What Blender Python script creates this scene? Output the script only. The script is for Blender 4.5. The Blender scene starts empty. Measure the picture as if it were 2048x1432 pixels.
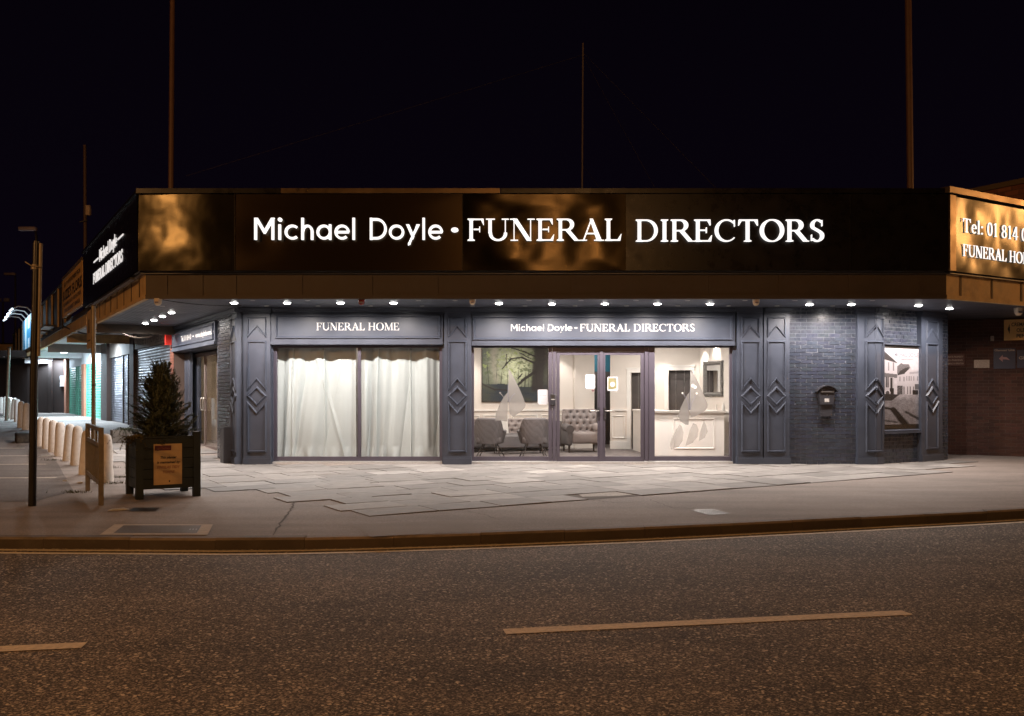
import bpy, bmesh, math, random
from mathutils import Matrix, Vector, noise
random.seed(7)
SC = bpy.context.scene
COL = SC.collection
F, HX, HY, CH = 1823.0, 1024.0, 785.0, 1.44      # focal length, principal column, horizon row, eye height
D0 = 18.23                                         # distance of the shop front
R = math.radians
WM = {}

# ------------------------------------------------------------------ frames: local x along the wall, local y into the building, z up
def frame(x, y, cs, sn, z=0.0):
    return Matrix(((cs, -sn, 0, x), (sn, cs, 0, y), (0, 0, 1, z), (0, 0, 0, 1)))
I4 = Matrix.Identity(4)
FR = frame(0, D0, 1, 0)
P0 = (-5.44, D0)
FL = frame(P0[0], P0[1], .5197, -.8543)            # left wing, local x = -s
P1 = (7.22, D0)
FT = frame(P1[0], P1[1], .8543, .5198)             # right wing
def kx(px): return (px - HX) / F
def fx(px, d=D0): return kx(px) * d                # local x on the front
def fz(py, d=D0): return CH + (HY - py) / F * d
def ls(px, off=0.0):                               # s on the left wing at an outward offset
    x0, y0 = P0[0] - .8543 * off, P0[1] - .5197 * off
    k = kx(px)
    return (x0 - y0 * k) / (.5197 + .8543 * k)
def rs(px, off=0.0):
    x0, y0 = P1[0] + .5198 * off, P1[1] - .8543 * off
    k = kx(px)
    return (y0 * k - x0) / (.8543 - .5198 * k)
def ly(s, off=0.0): return P0[1] - .5197 * off + .8543 * s
def ground(x, y):
    t = (x - P0[0]) * -.5197 + (y - P0[1]) * .8543
    return min(.38, max(0.0, (t - 1) * .0266))
def gp(px, py):                                    # pixel on the ground -> point
    z = 0.0
    for _ in range(12):
        Y = (CH - z) * F / (py - HY); X = kx(px) * Y
        z = ground(X, Y)
    return X, Y, z

# ------------------------------------------------------------------ tags
def tag(o, label=None, cat=None, group=None, kind=None):
    if label: o['label'] = label
    if cat: o['category'] = cat
    if group: o['group'] = group
    if kind: o['kind'] = kind
    return o
def thing(name, label, cat, group=None, M=I4):
    o = bpy.data.objects.new(name, None)
    o.empty_display_size = .1
    COL.objects.link(o); o.matrix_basis = M; WM[o.name] = M.copy()
    return tag(o, label, cat, group)
def copy_tree(o, M=None, parent=None):
    c = o.copy(); COL.objects.link(c)
    if parent: c.parent = parent
    if M is not None: c.matrix_basis = M; WM[c.name] = M.copy()
    for ch in [q for q in bpy.data.objects if q.parent == o]:
        copy_tree(ch, None, c)
    return c

# ------------------------------------------------------------------ mesh builder
class MB:
    def __init__(s): s.v = []; s.f = []; s.c = []; s.col = None; s.sm = []; s.smooth = False
    def add(s, vs, fs):
        n = len(s.v); s.v += [tuple(p) for p in vs]
        for f in fs:
            s.f.append(tuple(i + n for i in f)); s.c.append(s.col); s.sm.append(s.smooth)
    def box(s, x0, x1, y0, y1, z0, z1, skip=''):
        if x1 < x0: x0, x1 = x1, x0
        if y1 < y0: y0, y1 = y1, y0
        if z1 < z0: z0, z1 = z1, z0
        v = [(x0,y0,z0),(x1,y0,z0),(x1,y1,z0),(x0,y1,z0),(x0,y0,z1),(x1,y0,z1),(x1,y1,z1),(x0,y1,z1)]
        f = {'d':(3,2,1,0),'t':(4,5,6,7),'f':(0,1,5,4),'r':(1,2,6,5),'b':(2,3,7,6),'l':(3,0,4,7)}
        s.add(v, [f[k] for k in f if k not in skip]); return s
    def obox(s, p, q, w, h, z0, z1=None):          # upright plank between two plan points
        d = Vector((q[0]-p[0], q[1]-p[1])); L = d.length; d /= L; n = Vector((-d.y, d.x)) * w / 2
        z1 = z0 + h if z1 is None else z1
        a = [(p[0]-n.x,p[1]-n.y),(q[0]-n.x,q[1]-n.y),(q[0]+n.x,q[1]+n.y),(p[0]+n.x,p[1]+n.y)]
        s.add([(x,y,z0) for x,y in a]+[(x,y,z1) for x,y in a], [(3,2,1,0),(4,5,6,7),(0,1,5,4),(1,2,6,5),(2,3,7,6),(3,0,4,7)]); return s
    def quad(s, a, b, c, d): s.add([a,b,c,d], [(0,1,2,3)]); return s
    def prism(s, pts, y0, y1):                     # polygon in xz, extruded y0 (front) .. y1
        n = len(pts); v = [(x,y0,z) for x,z in pts] + [(x,y1,z) for x,z in pts]
        ar = sum(pts[i][0]*pts[(i+1)%n][1]-pts[(i+1)%n][0]*pts[i][1] for i in range(n))
        o = list(range(n)) if ar > 0 else list(range(n))[::-1]
        fs = [tuple(o), tuple(i+n for i in o[::-1])]
        for i in range(n):
            a, b = o[i], o[(i+1)%n]; fs.append((b, a, a+n, b+n))
        s.add(v, fs); return s
    def slab(s, pts, z0, z1):                      # polygon in xy, extruded z0..z1
        n = len(pts); v = [(x,y,z0) for x,y in pts] + [(x,y,z1) for x,y in pts]
        ar = sum(pts[i][0]*pts[(i+1)%n][1]-pts[(i+1)%n][0]*pts[i][1] for i in range(n))
        o = list(range(n)) if ar > 0 else list(range(n))[::-1]
        fs = [tuple(i+n for i in o), tuple(o[::-1])]
        for i in range(n):
            a, b = o[i], o[(i+1)%n]; fs.append((a, b, b+n, a+n))
        s.add(v, fs); return s
    def tube(s, pts, r, n=8, r1=None, cap=True):
        sm = s.smooth; s.smooth = True
        pts = [Vector(p) for p in pts]; m = len(pts); rings = []
        for i, p in enumerate(pts):
            d = (pts[min(i+1,m-1)] - pts[max(i-1,0)]).normalized()
            u = d.cross(Vector((0,0,1)))
            if u.length < .05: u = Vector((1,0,0))
            u.normalize(); w = u.cross(d)
            rr = r if r1 is None else r + (r1 - r) * i / (m - 1)
            if isinstance(r, (list, tuple)): rr = r[i]
            rings.append([p + u*math.cos(2*math.pi*k/n)*rr + w*math.sin(2*math.pi*k/n)*rr for k in range(n)])
        v = [q for g in rings for q in g]; fs = []
        for i in range(m-1):
            for k in range(n):
                a, b = i*n+k, i*n+(k+1)%n; fs.append((a, b, b+n, a+n))
        s.add(v, fs); s.smooth = sm
        if cap: s.add(rings[0], [tuple(range(n))[::-1]]); s.add(rings[-1], [tuple(range(n))])
        return s
    def lathe(s, prof, cx=0, cy=0, cz=0, n=20, sx=1, sy=1):
        sm = s.smooth; s.smooth = True
        v = [(cx+r*sx*math.cos(2*math.pi*k/n), cy+r*sy*math.sin(2*math.pi*k/n), cz+z) for r, z in prof for k in range(n)]
        fs = [(i*n+k, i*n+(k+1)%n, (i+1)*n+(k+1)%n, (i+1)*n+k) for i in range(len(prof)-1) for k in range(n)]
        s.add(v, fs); s.smooth = sm; return s
    def mould(s, pts, w, d, y0=0.0, closed=True):  # mitred moulding along a path in xz, standing out to -y
        n = len(pts); P = [Vector(p) for p in pts]; N = []
        for i in range(n):
            if closed or 0 < i < n-1:
                a = (P[i]-P[i-1]).normalized(); b = (P[(i+1)%n]-P[i]).normalized()
            elif i == 0: a = b = (P[1]-P[0]).normalized()
            else: a = b = (P[i]-P[i-1]).normalized()
            na, nb = Vector((-a.y,a.x)), Vector((-b.y,b.x)); m = (na+nb)
            m = m.normalized() if m.length > 1e-6 else na
            N.append(m / max(.35, m.dot(na)))
        prof = [(-.5,0),(-.28,1),(.05,1),(.28,.55),(.5,0)]
        v = [(P[i].x+N[i].x*w*o, y0-d*h, P[i].y+N[i].y*w*o) for i in range(n) for o, h in prof]
        q = len(prof); fs = []
        for i in range(n if closed else n-1):
            j = (i+1)%n
            for k in range(q-1): fs.append((i*q+k, i*q+k+1, j*q+k+1, j*q+k))
        s.add(v, fs); return s
    def rbox(s, x0, x1, y0, y1, z0, z1, r=.03, seg=3):
        bm = bmesh.new(); bmesh.ops.create_cube(bm, size=1)
        for q in bm.verts: q.co = Vector(((x0+x1)/2+q.co.x*(x1-x0), (y0+y1)/2+q.co.y*(y1-y0), (z0+z1)/2+q.co.z*(z1-z0)))
        bmesh.ops.bevel(bm, geom=bm.edges[:], offset=r, segments=seg, affect='EDGES', profile=.5)
        sm = s.smooth; s.smooth = True; bm.verts.index_update()
        s.add([q.co[:] for q in bm.verts], [[q.index for q in f.verts] for f in bm.faces]); s.smooth = sm; bm.free(); return s
    def ball(s, c, r, n=8, sc=(1,1,1)):
        prof = [(max(1e-4, r*math.sin(math.pi*i/n)), -r*math.cos(math.pi*i/n)*sc[2]) for i in range(n+1)]
        return s.lathe(prof, *c, n=n*2, sx=sc[0], sy=sc[1])
    def grid(s, fn, nu, nv, cf=None):              # fn(u,v)->xyz, u,v in 0..1
        n = len(s.v); sm = s.smooth
        s.v += [tuple(fn(i/nu, j/nv)) for j in range(nv+1) for i in range(nu+1)]
        for j in range(nv):
            for i in range(nu):
                a = n + j*(nu+1) + i; s.f.append((a, a+1, a+nu+2, a+nu+1)); s.sm.append(True)
                s.c.append(cf((i+.5)/nu, (j+.5)/nv) if cf else s.col)
        return s
    def build(s, name, mat, parent=None, M=I4, **kw):
        me = bpy.data.meshes.new(name); me.from_pydata(s.v, [], s.f)
        me.polygons.foreach_set('use_smooth', s.sm)
        if any(c is not None for c in s.c):
            at = me.color_attributes.new('Col', 'FLOAT_COLOR', 'CORNER'); k = 0
            buf = []
            for f, c in zip(s.f, s.c):
                c = c or (1,1,1); buf += (list(c[:3]) + [1.0]) * len(f)
            at.data.foreach_set('color', buf)
        me.materials.append(mat); me.update()
        o = bpy.data.objects.new(name, me); COL.objects.link(o)
        WM[o.name] = M.copy()
        if parent is not None:
            o.parent = parent; o.matrix_basis = WM[parent.name].inverted() @ M
        else: o.matrix_basis = M
        return tag(o, **kw)

# ------------------------------------------------------------------ materials
MT = {}
def mat(name, col, rough=.6, metal=0.0, spec=.5, noise_amt=0.0, nscale=6.0, bump=0.0, bscale=40.0, attr=False, coat=0.0, emit=None, estr=0.0, dirt=None, aniso=None, alpha=None):
    if name in MT: return MT[name]
    m = bpy.data.materials.new(name); m.use_nodes = True; nt = m.node_tree; N = nt.nodes; L = nt.links
    b = N['Principled BSDF']; b.inputs['Base Color'].default_value = (*col, 1); b.inputs['Roughness'].default_value = rough
    b.inputs['Metallic'].default_value = metal; b.inputs['Specular IOR Level'].default_value = spec; b.inputs['Coat Weight'].default_value = coat
    tc = N.new('ShaderNodeTexCoord'); src = None
    if attr:
        a = N.new('ShaderNodeAttribute'); a.attribute_name = 'Col'
        am = N.new('ShaderNodeVectorMath'); am.operation = 'MULTIPLY'; am.inputs[1].default_value = col; L.new(a.outputs['Color'], am.inputs[0]); src = am.outputs[0]
    if noise_amt:
        n = N.new('ShaderNodeTexNoise'); n.inputs['Scale'].default_value = nscale; n.inputs['Detail'].default_value = 8; n.inputs['Roughness'].default_value = .65
        L.new(tc.outputs['Object'], n.inputs['Vector'])
        r = N.new('ShaderNodeMapRange'); r.inputs['From Min'].default_value = .3; r.inputs['From Max'].default_value = .7
        r.inputs['To Min'].default_value = 1 - noise_amt; r.inputs['To Max'].default_value = 1 + noise_amt
        L.new(n.outputs['Fac'], r.inputs['Value'])
        mx = N.new('ShaderNodeVectorMath'); mx.operation = 'MULTIPLY'
        if src: L.new(src, mx.inputs[0])
        else: mx.inputs[0].default_value = col
        L.new(r.outputs['Result'], mx.inputs[1]); src = mx.outputs[0]
        rr = N.new('ShaderNodeMapRange'); rr.inputs['From Min'].default_value = .3; rr.inputs['From Max'].default_value = .7
        rr.inputs['To Min'].default_value = max(0, rough - .08); rr.inputs['To Max'].default_value = min(1, rough + .08)
        L.new(n.outputs['Fac'], rr.inputs['Value']); L.new(rr.outputs['Result'], b.inputs['Roughness'])
    if dirt:                                       # (scale, low, high, colour)
        n2 = N.new('ShaderNodeTexNoise'); n2.inputs['Scale'].default_value = dirt[0]; n2.inputs['Detail'].default_value = 10; n2.inputs['Roughness'].default_value = .7
        L.new(tc.outputs['Object'], n2.inputs['Vector'])
        r2 = N.new('ShaderNodeMapRange'); r2.inputs['From Min'].default_value = dirt[1]; r2.inputs['From Max'].default_value = dirt[2]
        L.new(n2.outputs['Fac'], r2.inputs['Value'])
        mm = N.new('ShaderNodeMix'); mm.data_type = 'RGBA'
        L.new(r2.outputs['Result'], mm.inputs['Factor'])
        if src: L.new(src, mm.inputs['A'])
        else: mm.inputs['A'].default_value = (*col, 1)
        mm.inputs['B'].default_value = (*dirt[3], 1); src = mm.outputs['Result']
    if src: L.new(src, b.inputs['Base Color'])
    if bump:
        n = N.new('ShaderNodeTexNoise'); n.inputs['Scale'].default_value = bscale; n.inputs['Detail'].default_value = 6
        L.new(tc.outputs['Object'], n.inputs['Vector'])
        bp = N.new('ShaderNodeBump'); bp.inputs['Strength'].default_value = bump; bp.inputs['Distance'].default_value = .01
        L.new(n.outputs['Fac'], bp.inputs['Height']); L.new(bp.outputs['Normal'], b.inputs['Normal'])
    if emit:
        b.inputs['Emission Color'].default_value = (*emit, 1); b.inputs['Emission Strength'].default_value = estr
    MT[name] = m; return m
def glass_mat(name, tint=(1,1,1), refl=.06, rough=0.0):
    m = bpy.data.materials.new(name); m.use_nodes = True; nt = m.node_tree; N = nt.nodes; L = nt.links
    N.remove(N['Principled BSDF']); out = N['Material Output']
    t = N.new('ShaderNodeBsdfTransparent'); t.inputs['Color'].default_value = (*tint, 1)
    g = N.new('ShaderNodeBsdfGlossy'); g.inputs['Roughness'].default_value = rough
    lw = N.new('ShaderNodeLayerWeight'); pw = N.new('ShaderNodeMath'); pw.operation = 'POWER'; pw.inputs[1].default_value = 5; L.new(lw.outputs['Facing'], pw.inputs[0])
    ma = N.new('ShaderNodeMath'); ma.operation = 'MULTIPLY_ADD'; ma.inputs[1].default_value = .5; ma.inputs[2].default_value = .03; L.new(pw.outputs[0], ma.inputs[0])
    mx = N.new('ShaderNodeMixShader'); L.new(ma.outputs[0], mx.inputs[0]); L.new(t.outputs[0], mx.inputs[1]); L.new(g.outputs[0], mx.inputs[2]); L.new(mx.outputs[0], out.inputs['Surface'])
    MT[name] = m; return m
def film_mat(name, col, op):
    m = bpy.data.materials.new(name); m.use_nodes = True; nt = m.node_tree; N = nt.nodes; L = nt.links
    N.remove(N['Principled BSDF']); out = N['Material Output']
    t = N.new('ShaderNodeBsdfTransparent'); d = N.new('ShaderNodeBsdfDiffuse'); d.inputs['Color'].default_value = (*col, 1)
    tl = N.new('ShaderNodeBsdfTranslucent'); tl.inputs['Color'].default_value = (*col, 1)
    m1 = N.new('ShaderNodeMixShader'); m1.inputs[0].default_value = .5; L.new(d.outputs[0], m1.inputs[1]); L.new(tl.outputs[0], m1.inputs[2])
    mx = N.new('ShaderNodeMixShader'); mx.inputs[0].default_value = op; L.new(t.outputs[0], mx.inputs[1]); L.new(m1.outputs[0], mx.inputs[2]); L.new(mx.outputs[0], out.inputs['Surface'])
    MT[name] = m; return m

SLATE = mat('slate_paint', (.048,.058,.083), .43, noise_amt=.16, nscale=2.2, bump=.05, bscale=60, dirt=(4,.60,.85,(.038,.038,.046)))
SLATE2 = mat('slate_frame', (.075,.067,.090), .42, noise_amt=.06, nscale=5)
SLBRICK = mat('slate_brick', (.042,.050,.070), .28, attr=True, noise_amt=.15, nscale=9, bump=.10, bscale=45)
PIERBRICK = mat('pier_brick', (.05,.05,.055), .22, attr=True, noise_amt=.15, nscale=12, bump=.2, bscale=60)
MORTAR = mat('slate_mortar', (.20,.21,.24), .7)  # lightened joints: light caught on the brick ledges put into the mortar colour
REDBRICK = mat('red_brick', (.12,.045,.03), .85, attr=True, noise_amt=.25, nscale=14, bump=.4, bscale=60)
BMORT = mat('brown_mortar', (.08,.055,.045), .9)
DARKGAP = mat('dark_recess', (.012,.011,.014), .7)
WHITE = mat('white_paint', (.80,.77,.73), .5, noise_amt=.03, nscale=3)
CREAM = mat('cream_wall', (.74,.68,.62), .7, noise_amt=.03, nscale=1.5)
SILLW = mat('sill_white', (.50,.49,.48), .45, noise_amt=.12, nscale=20)
GLASS = glass_mat('window_glass')
FILM = film_mat('etched_film', (.36,.345,.33), .52)
FILM2 = film_mat('reflected_petal_film', (.40,.38,.36), .28)
LETTER = mat('lit_letter', (.5,.5,.5), .4, emit=(1.0,.98,.97), estr=1.12)
LETTER2 = mat('lit_letter_small', (.4,.4,.4), .4, emit=(1.0,.97,.96), estr=.8)
LETTERW = mat('white_letter', (.85,.84,.83), .4)
PANELS = mat('bronze_panel', (.038,.034,.024), .25, metal=1.0, bump=.012, bscale=8)
PANELA = mat('amber_bronze_panel', (.019,.015,.0095), .22, metal=1.0, bump=.012, bscale=8)
PANELD = mat('dark_bronze_panel', (.034,.025,.017), .27, metal=1.0, bump=.010, bscale=8)
PANELF = mat('flat_black_panel', (.006,.005,.0045), .30, metal=.0, spec=.22, noise_amt=.15, nscale=4, bump=.03, bscale=30)
TRIM = mat('bronze_trim', (.12,.085,.05), .34, metal=.8, noise_amt=.2, nscale=3, bump=.06, bscale=9)
BROWN = mat('brown_timber_fascia', (.042,.028,.017), .6, noise_amt=.25, nscale=3, dirt=(2.2,.5,.8,(.05,.035,.022)))
TAN = mat('tan_painted_fascia', (.50,.34,.16), .65, noise_amt=.22, nscale=2.5, dirt=(1.7,.5,.75,(.22,.14,.07)))
TANB = mat('tan_batten', (.10,.07,.04), .7)
GUTTER = mat('dark_gutter', (.035,.035,.04), .4, noise_amt=.2, nscale=5)
CONC = mat('bollard_concrete', (.66,.63,.59), .85, noise_amt=.10, nscale=12, bump=.25, bscale=70, dirt=(5,.55,.75,(.36,.32,.27)))
BLACKM = mat('black_metal', (.010,.009,.009), .38, noise_amt=.3, nscale=20, bump=.1, bscale=60)
GALV = mat('galvanised_post', (.20,.17,.13), .45, metal=.5, noise_amt=.25, nscale=14)
DARKM = mat('dark_metal', (.04,.035,.03), .5, noise_amt=.3, nscale=9)
STEEL = mat('brushed_steel', (.62,.60,.58), .3, metal=.9)
CHARC = mat('charcoal_plastic', (.035,.035,.042), .4, noise_amt=.1)
RED = mat('red_plastic', (.55,.03,.02), .35)
DKRED = mat('dark_red_lens', (.16,.01,.01), .2)
SENS = mat('ivory_plastic', (.62,.52,.40), .45)
PLANTER = mat('green_black_timber', (.007,.014,.014), .55, noise_amt=.25, nscale=9, bump=.15, bscale=50)
SIGNTAN = mat('tan_board', (.52,.35,.17), .6, noise_amt=.10, nscale=8)
FLORB = mat('florist_board', (.62,.38,.14), .6, noise_amt=.12, nscale=2, dirt=(3,.55,.8,(.40,.24,.09)))
INK = mat('black_ink', (.02,.016,.012), .5)
INK2 = mat('rust_ink', (.28,.12,.06), .5)
INKG = mat('grey_ink', (.18,.18,.22), .5)
MAROON = mat('maroon_label', (.10,.012,.02), .5)
PAPER = mat('paper', (.60,.60,.64), .6)
PICT2 = mat('painted_canvas', (1,1,1), .45, attr=True)
PICT = mat('picture_print', (.72,.72,.72), .45, attr=True)
CURT = mat('ivory_curtain', (.43,.485,.49), .85, noise_amt=.05, nscale=1.5, bump=.10, bscale=120)
SHEER = mat('curtain_back_cloth', (.17,.16,.13), .9, noise_amt=.15, nscale=4)
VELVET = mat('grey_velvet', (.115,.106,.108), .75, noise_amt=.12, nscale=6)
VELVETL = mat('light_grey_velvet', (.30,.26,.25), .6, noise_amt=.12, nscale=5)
CARPET = mat('dark_carpet', (.13,.11,.105), .95, noise_amt=.5, nscale=9, bump=.4, bscale=150)
WOODK = mat('dark_wood', (.03,.02,.015), .35)
DKDOOR = mat('dark_wood_door', (.060,.050,.047), .45, noise_amt=.15, nscale=4)
TEAL = mat('teal_wall', (.01,.10,.15), .6)
MIRROR = mat('mirror_silver', (.8,.8,.8), .03, metal=1.0)
ORNATE = mat('ornate_pewter', (.22,.21,.20), .32, metal=.7, noise_amt=.4, nscale=60, bump=.6, bscale=50)
NEEDLE = mat('yew_needles', (1,1,1), .6, attr=True)
BARK = mat('bark', (.06,.04,.03), .9)
GREENSH = mat('green_shutter', (.10,.42,.30), .45, noise_amt=.12, nscale=3, dirt=(2.5,.58,.8,(.06,.2,.14)))
GREYSH = mat('grey_shutter', (.20,.20,.235), .42, metal=.35, noise_amt=.15, nscale=3, dirt=(2,.55,.8,(.10,.10,.12)))
WHITEP = mat('white_panel', (.75,.78,.82), .6, noise_amt=.08, nscale=2)
BLUESIGN = mat('blue_lit_sign', (1,1,1), .5, attr=True)
DKBLUE = mat('dark_blue_sign', (.012,.014,.04), .5)
PINK = mat('dull_pink_arrow', (.30,.17,.17), .6)
OFFW = mat('weathered_white', (.36,.29,.24), .7, noise_amt=.3, nscale=30)
FARB = mat('far_brown_cladding', (.024,.015,.013), .8, noise_amt=.3, nscale=1.2)
SOIL = mat('soil', (.03,.022,.016), .95)
WEED = mat('weed_leaf', (1,1,1), .7, attr=True)
MASTG = mat('grey_mast_paint', (.10,.08,.08), .5)
SWAN = mat('swan_lamp_head', (1,1,1), .4, emit=(.72,.88,1), estr=1.6)
MAST = mat('mast_paint', (.11,.055,.032), .5, noise_amt=.2, nscale=8)
LAMPGLOW = mat('lit_lamp_lens', (1,1,1), .4, emit=(1,.97,.93), estr=45)
COOLGLOW = mat('cool_lamp_lens', (1,1,1), .4, emit=(.72,.88,1), estr=9)
SODIUM = mat('sodium_lamp_lens', (1,.8,.5), .4, emit=(1,.55,.22), estr=30)
UNLIT = mat('unlit_lens', (.35,.34,.36), .35)

def soffit_mat():                                  # tongue and groove boards: the grooves are relief, not paint
    m = mat('soffit_boards', (.060,.065,.085), .46, noise_amt=.12, nscale=2)
    nt = m.node_tree; N = nt.nodes; L = nt.links; b = N['Principled BSDF']
    tc = N.new('ShaderNodeTexCoord'); w = N.new('ShaderNodeTexWave'); w.wave_type = 'BANDS'; w.bands_direction = 'Y'; w.wave_profile = 'SAW'
    w.inputs['Scale'].default_value = 3.2; L.new(tc.outputs['Object'], w.inputs['Vector'])
    bp = N.new('ShaderNodeBump'); bp.inputs['Strength'].default_value = .9; bp.inputs['Distance'].default_value = .012
    r = N.new('ShaderNodeMapRange'); r.inputs['From Min'].default_value = 0; r.inputs['From Max'].default_value = .14
    L.new(w.outputs['Fac'], r.inputs['Value']); L.new(r.outputs['Result'], bp.inputs['Height']); L.new(bp.outputs['Normal'], b.inputs['Normal'])
    return m
SOFFIT = soffit_mat()

def asphalt(name, base, stone, amount, scale, stain, glint=None):
    m = bpy.data.materials.new(name); m.use_nodes = True; nt = m.node_tree; N = nt.nodes; L = nt.links; b = N['Principled BSDF']
    tc = N.new('ShaderNodeTexCoord')
    v = N.new('ShaderNodeTexVoronoi'); v.inputs['Scale'].default_value = scale; L.new(tc.outputs['Object'], v.inputs['Vector'])
    sp = N.new('ShaderNodeSeparateColor'); L.new(v.outputs['Color'], sp.inputs[0])
    r = N.new('ShaderNodeMath'); r.operation = 'POWER'; r.inputs[1].default_value = amount; L.new(sp.outputs[0], r.inputs[0])
    n = N.new('ShaderNodeTexNoise'); n.inputs['Scale'].default_value = .55; n.inputs['Detail'].default_value = 9; n.inputs['Roughness'].default_value = .6; L.new(tc.outputs['Object'], n.inputs['Vector'])
    mp = N.new('ShaderNodeMapping'); mp.inputs['Scale'].default_value = (.25, 1.2, 1); mp.inputs['Rotation'].default_value = (0,0,R(-12)); L.new(tc.outputs['Object'], mp.inputs['Vector'])
    n3 = N.new('ShaderNodeTexNoise'); n3.inputs['Scale'].default_value = 1.6; n3.inputs['Detail'].default_value = 7; L.new(mp.outputs[0], n3.inputs['Vector'])
    mr = N.new('ShaderNodeMapRange'); mr.inputs['From Min'].default_value = .3; mr.inputs['From Max'].default_value = .7; mr.inputs['To Min'].default_value = 1-stain; mr.inputs['To Max'].default_value = 1+stain
    ad = N.new('ShaderNodeMath'); ad.operation = 'ADD'; L.new(n.outputs['Fac'], ad.inputs[0]); L.new(n3.outputs['Fac'], ad.inputs[1])
    hf = N.new('ShaderNodeMath'); hf.operation = 'MULTIPLY'; hf.inputs[1].default_value = .5; L.new(ad.outputs[0], hf.inputs[0]); L.new(hf.outputs[0], mr.inputs['Value'])
    mx = N.new('ShaderNodeMix'); mx.data_type = 'RGBA'; mx.inputs['A'].default_value = (*base,1); mx.inputs['B'].default_value = (*stone,1); L.new(r.outputs[0], mx.inputs['Factor'])
    vm = N.new('ShaderNodeVectorMath'); vm.operation = 'MULTIPLY'; L.new(mx.outputs['Result'], vm.inputs[0]); L.new(mr.outputs['Result'], vm.inputs[1])
    out_c = vm.outputs[0]
    if glint:
        v2 = N.new('ShaderNodeTexVoronoi'); v2.inputs['Scale'].default_value = scale*.62; L.new(tc.outputs['Object'], v2.inputs['Vector'])
        s2 = N.new('ShaderNodeSeparateColor'); L.new(v2.outputs['Color'], s2.inputs[0])
        g2 = N.new('ShaderNodeMapRange'); g2.inputs['From Min'].default_value = .93; g2.inputs['From Max'].default_value = .97; L.new(s2.outputs[1], g2.inputs['Value'])
        m2 = N.new('ShaderNodeMix'); m2.data_type = 'RGBA'; m2.inputs['B'].default_value = (*glint,1); L.new(g2.outputs['Result'], m2.inputs['Factor']); L.new(out_c, m2.inputs['A']); out_c = m2.outputs['Result']
    L.new(out_c, b.inputs['Base Color'])
    bp = N.new('ShaderNodeBump'); bp.inputs['Strength'].default_value = .7; bp.inputs['Distance'].default_value = .008
    n4 = N.new('ShaderNodeTexNoise'); n4.inputs['Scale'].default_value = scale*.8; n4.inputs['Detail'].default_value = 3; L.new(tc.outputs['Object'], n4.inputs['Vector'])
    L.new(n4.outputs['Fac'], bp.inputs['Height']); L.new(bp.outputs['Normal'], b.inputs['Normal'])
    b.inputs['Roughness'].default_value = .8; MT[name] = m; return m
ROAD = asphalt('road_asphalt', (.046,.037,.031), (.46,.38,.31), 3.0, 105, .60, glint=(.70,.60,.48))
PAVE = asphalt('footpath_asphalt', (.205,.170,.150), (.36,.31,.275), 2.2, 130, .34)
PARK = asphalt('car_park_asphalt', (.095,.077,.068), (.24,.20,.175), 2.0, 110, .38)
SLABM = mat('paving_slab', (1,1,1), .75, attr=True, noise_amt=.26, nscale=4, bump=.25, bscale=60, dirt=(2.6,.55,.8,(.19,.165,.145)))
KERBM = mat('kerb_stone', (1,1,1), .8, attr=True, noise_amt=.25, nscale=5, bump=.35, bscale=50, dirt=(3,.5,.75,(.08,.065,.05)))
LINEM = mat('worn_yellow_line', (.74,.66,.52), .75, noise_amt=.3, nscale=30, bump=.3, bscale=90, dirt=(14,.60,.75,(.14,.11,.09)))
DASHM = mat('worn_white_line', (.74,.64,.52), .75, noise_amt=.25, nscale=30, bump=.3, bscale=90, dirt=(16,.60,.72,(.12,.10,.09)))
# ------------------------------------------------------------------ lettering
def arc(cx, cz, rx, rz, a0, a1, n=18):
    return [(cx+rx*math.cos(R(a0+(a1-a0)*i/n)), cz+rz*math.sin(R(a0+(a1-a0)*i/n))) for i in range(n+1)]
def pen(path, T, t, closed=False, taper=None):
    """stroke of a broad pen: upright runs are thick, level runs are thin -> outline left, right"""
    P = [Vector(p) for p in path]; n = len(P); A, B = [], []
    for i in range(n):
        if closed: d = P[(i+1)%n] - P[i-1]
        else: d = P[min(i+1,n-1)] - P[max(i-1,0)]
        d.normalize(); w = math.hypot(T*d.y, t*d.x) / 2
        if taper: w *= taper(i/(n-1))
        nn = Vector((-d.y, d.x)); A.append(P[i]+nn*w); B.append(P[i]-nn*w)
    return A, B
def rect(x0, z0, x1, z1): return ('poly', [(x0,z0),(x1,z0),(x1,z1),(x0,z1)])
ST, TH, SE = .125, .038, .07
def stem(x, z0=0, z1=1, w=ST, top=True, bot=True, s=SE):
    o = [rect(x, z0, x+w, z1)]
    for zz, sg, on in ((z0,1,bot),(z1,-1,top)):
        if on: o.append(('poly', [(x-s,zz),(x+w+s,zz),(x+w+s,zz+sg*.03),(x+w,zz+sg*.075),(x,zz+sg*.075),(x-s,zz+sg*.03)]))
    return o
def diag(x0, z0, x1, z1, w): return ('poly', [(x0,z0),(x0+w,z0),(x1+w,z1),(x1,z1)])
def serif(x0, x1, z, up): return rect(x0, z if up else z-.035, x1, z+.035 if up else z)
def S(path, T=ST, t=TH, closed=False, taper=None): return ('pen', path, T, t, closed, taper)
G = {}
G['F'] = (.64, stem(.08)+[rect(.23,.95,.60,1), ('poly',[(.56,.97),(.60,.97),(.61,.72),(.59,.72),(.50,.95)]), rect(.23,.49,.46,.54), ('poly',[(.44,.64),(.47,.64),(.47,.39),(.44,.39)])])
G['E'] = (.70, stem(.08)+[rect(.23,.95,.60,1), ('poly',[(.56,.97),(.60,.97),(.61,.74),(.59,.74),(.50,.95)]), rect(.23,.49,.46,.54), ('poly',[(.44,.64),(.47,.64),(.47,.39),(.44,.39)]), rect(.23,0,.63,.05), ('poly',[(.52,.05),(.63,.03),(.66,.28),(.64,.28)])])
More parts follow.
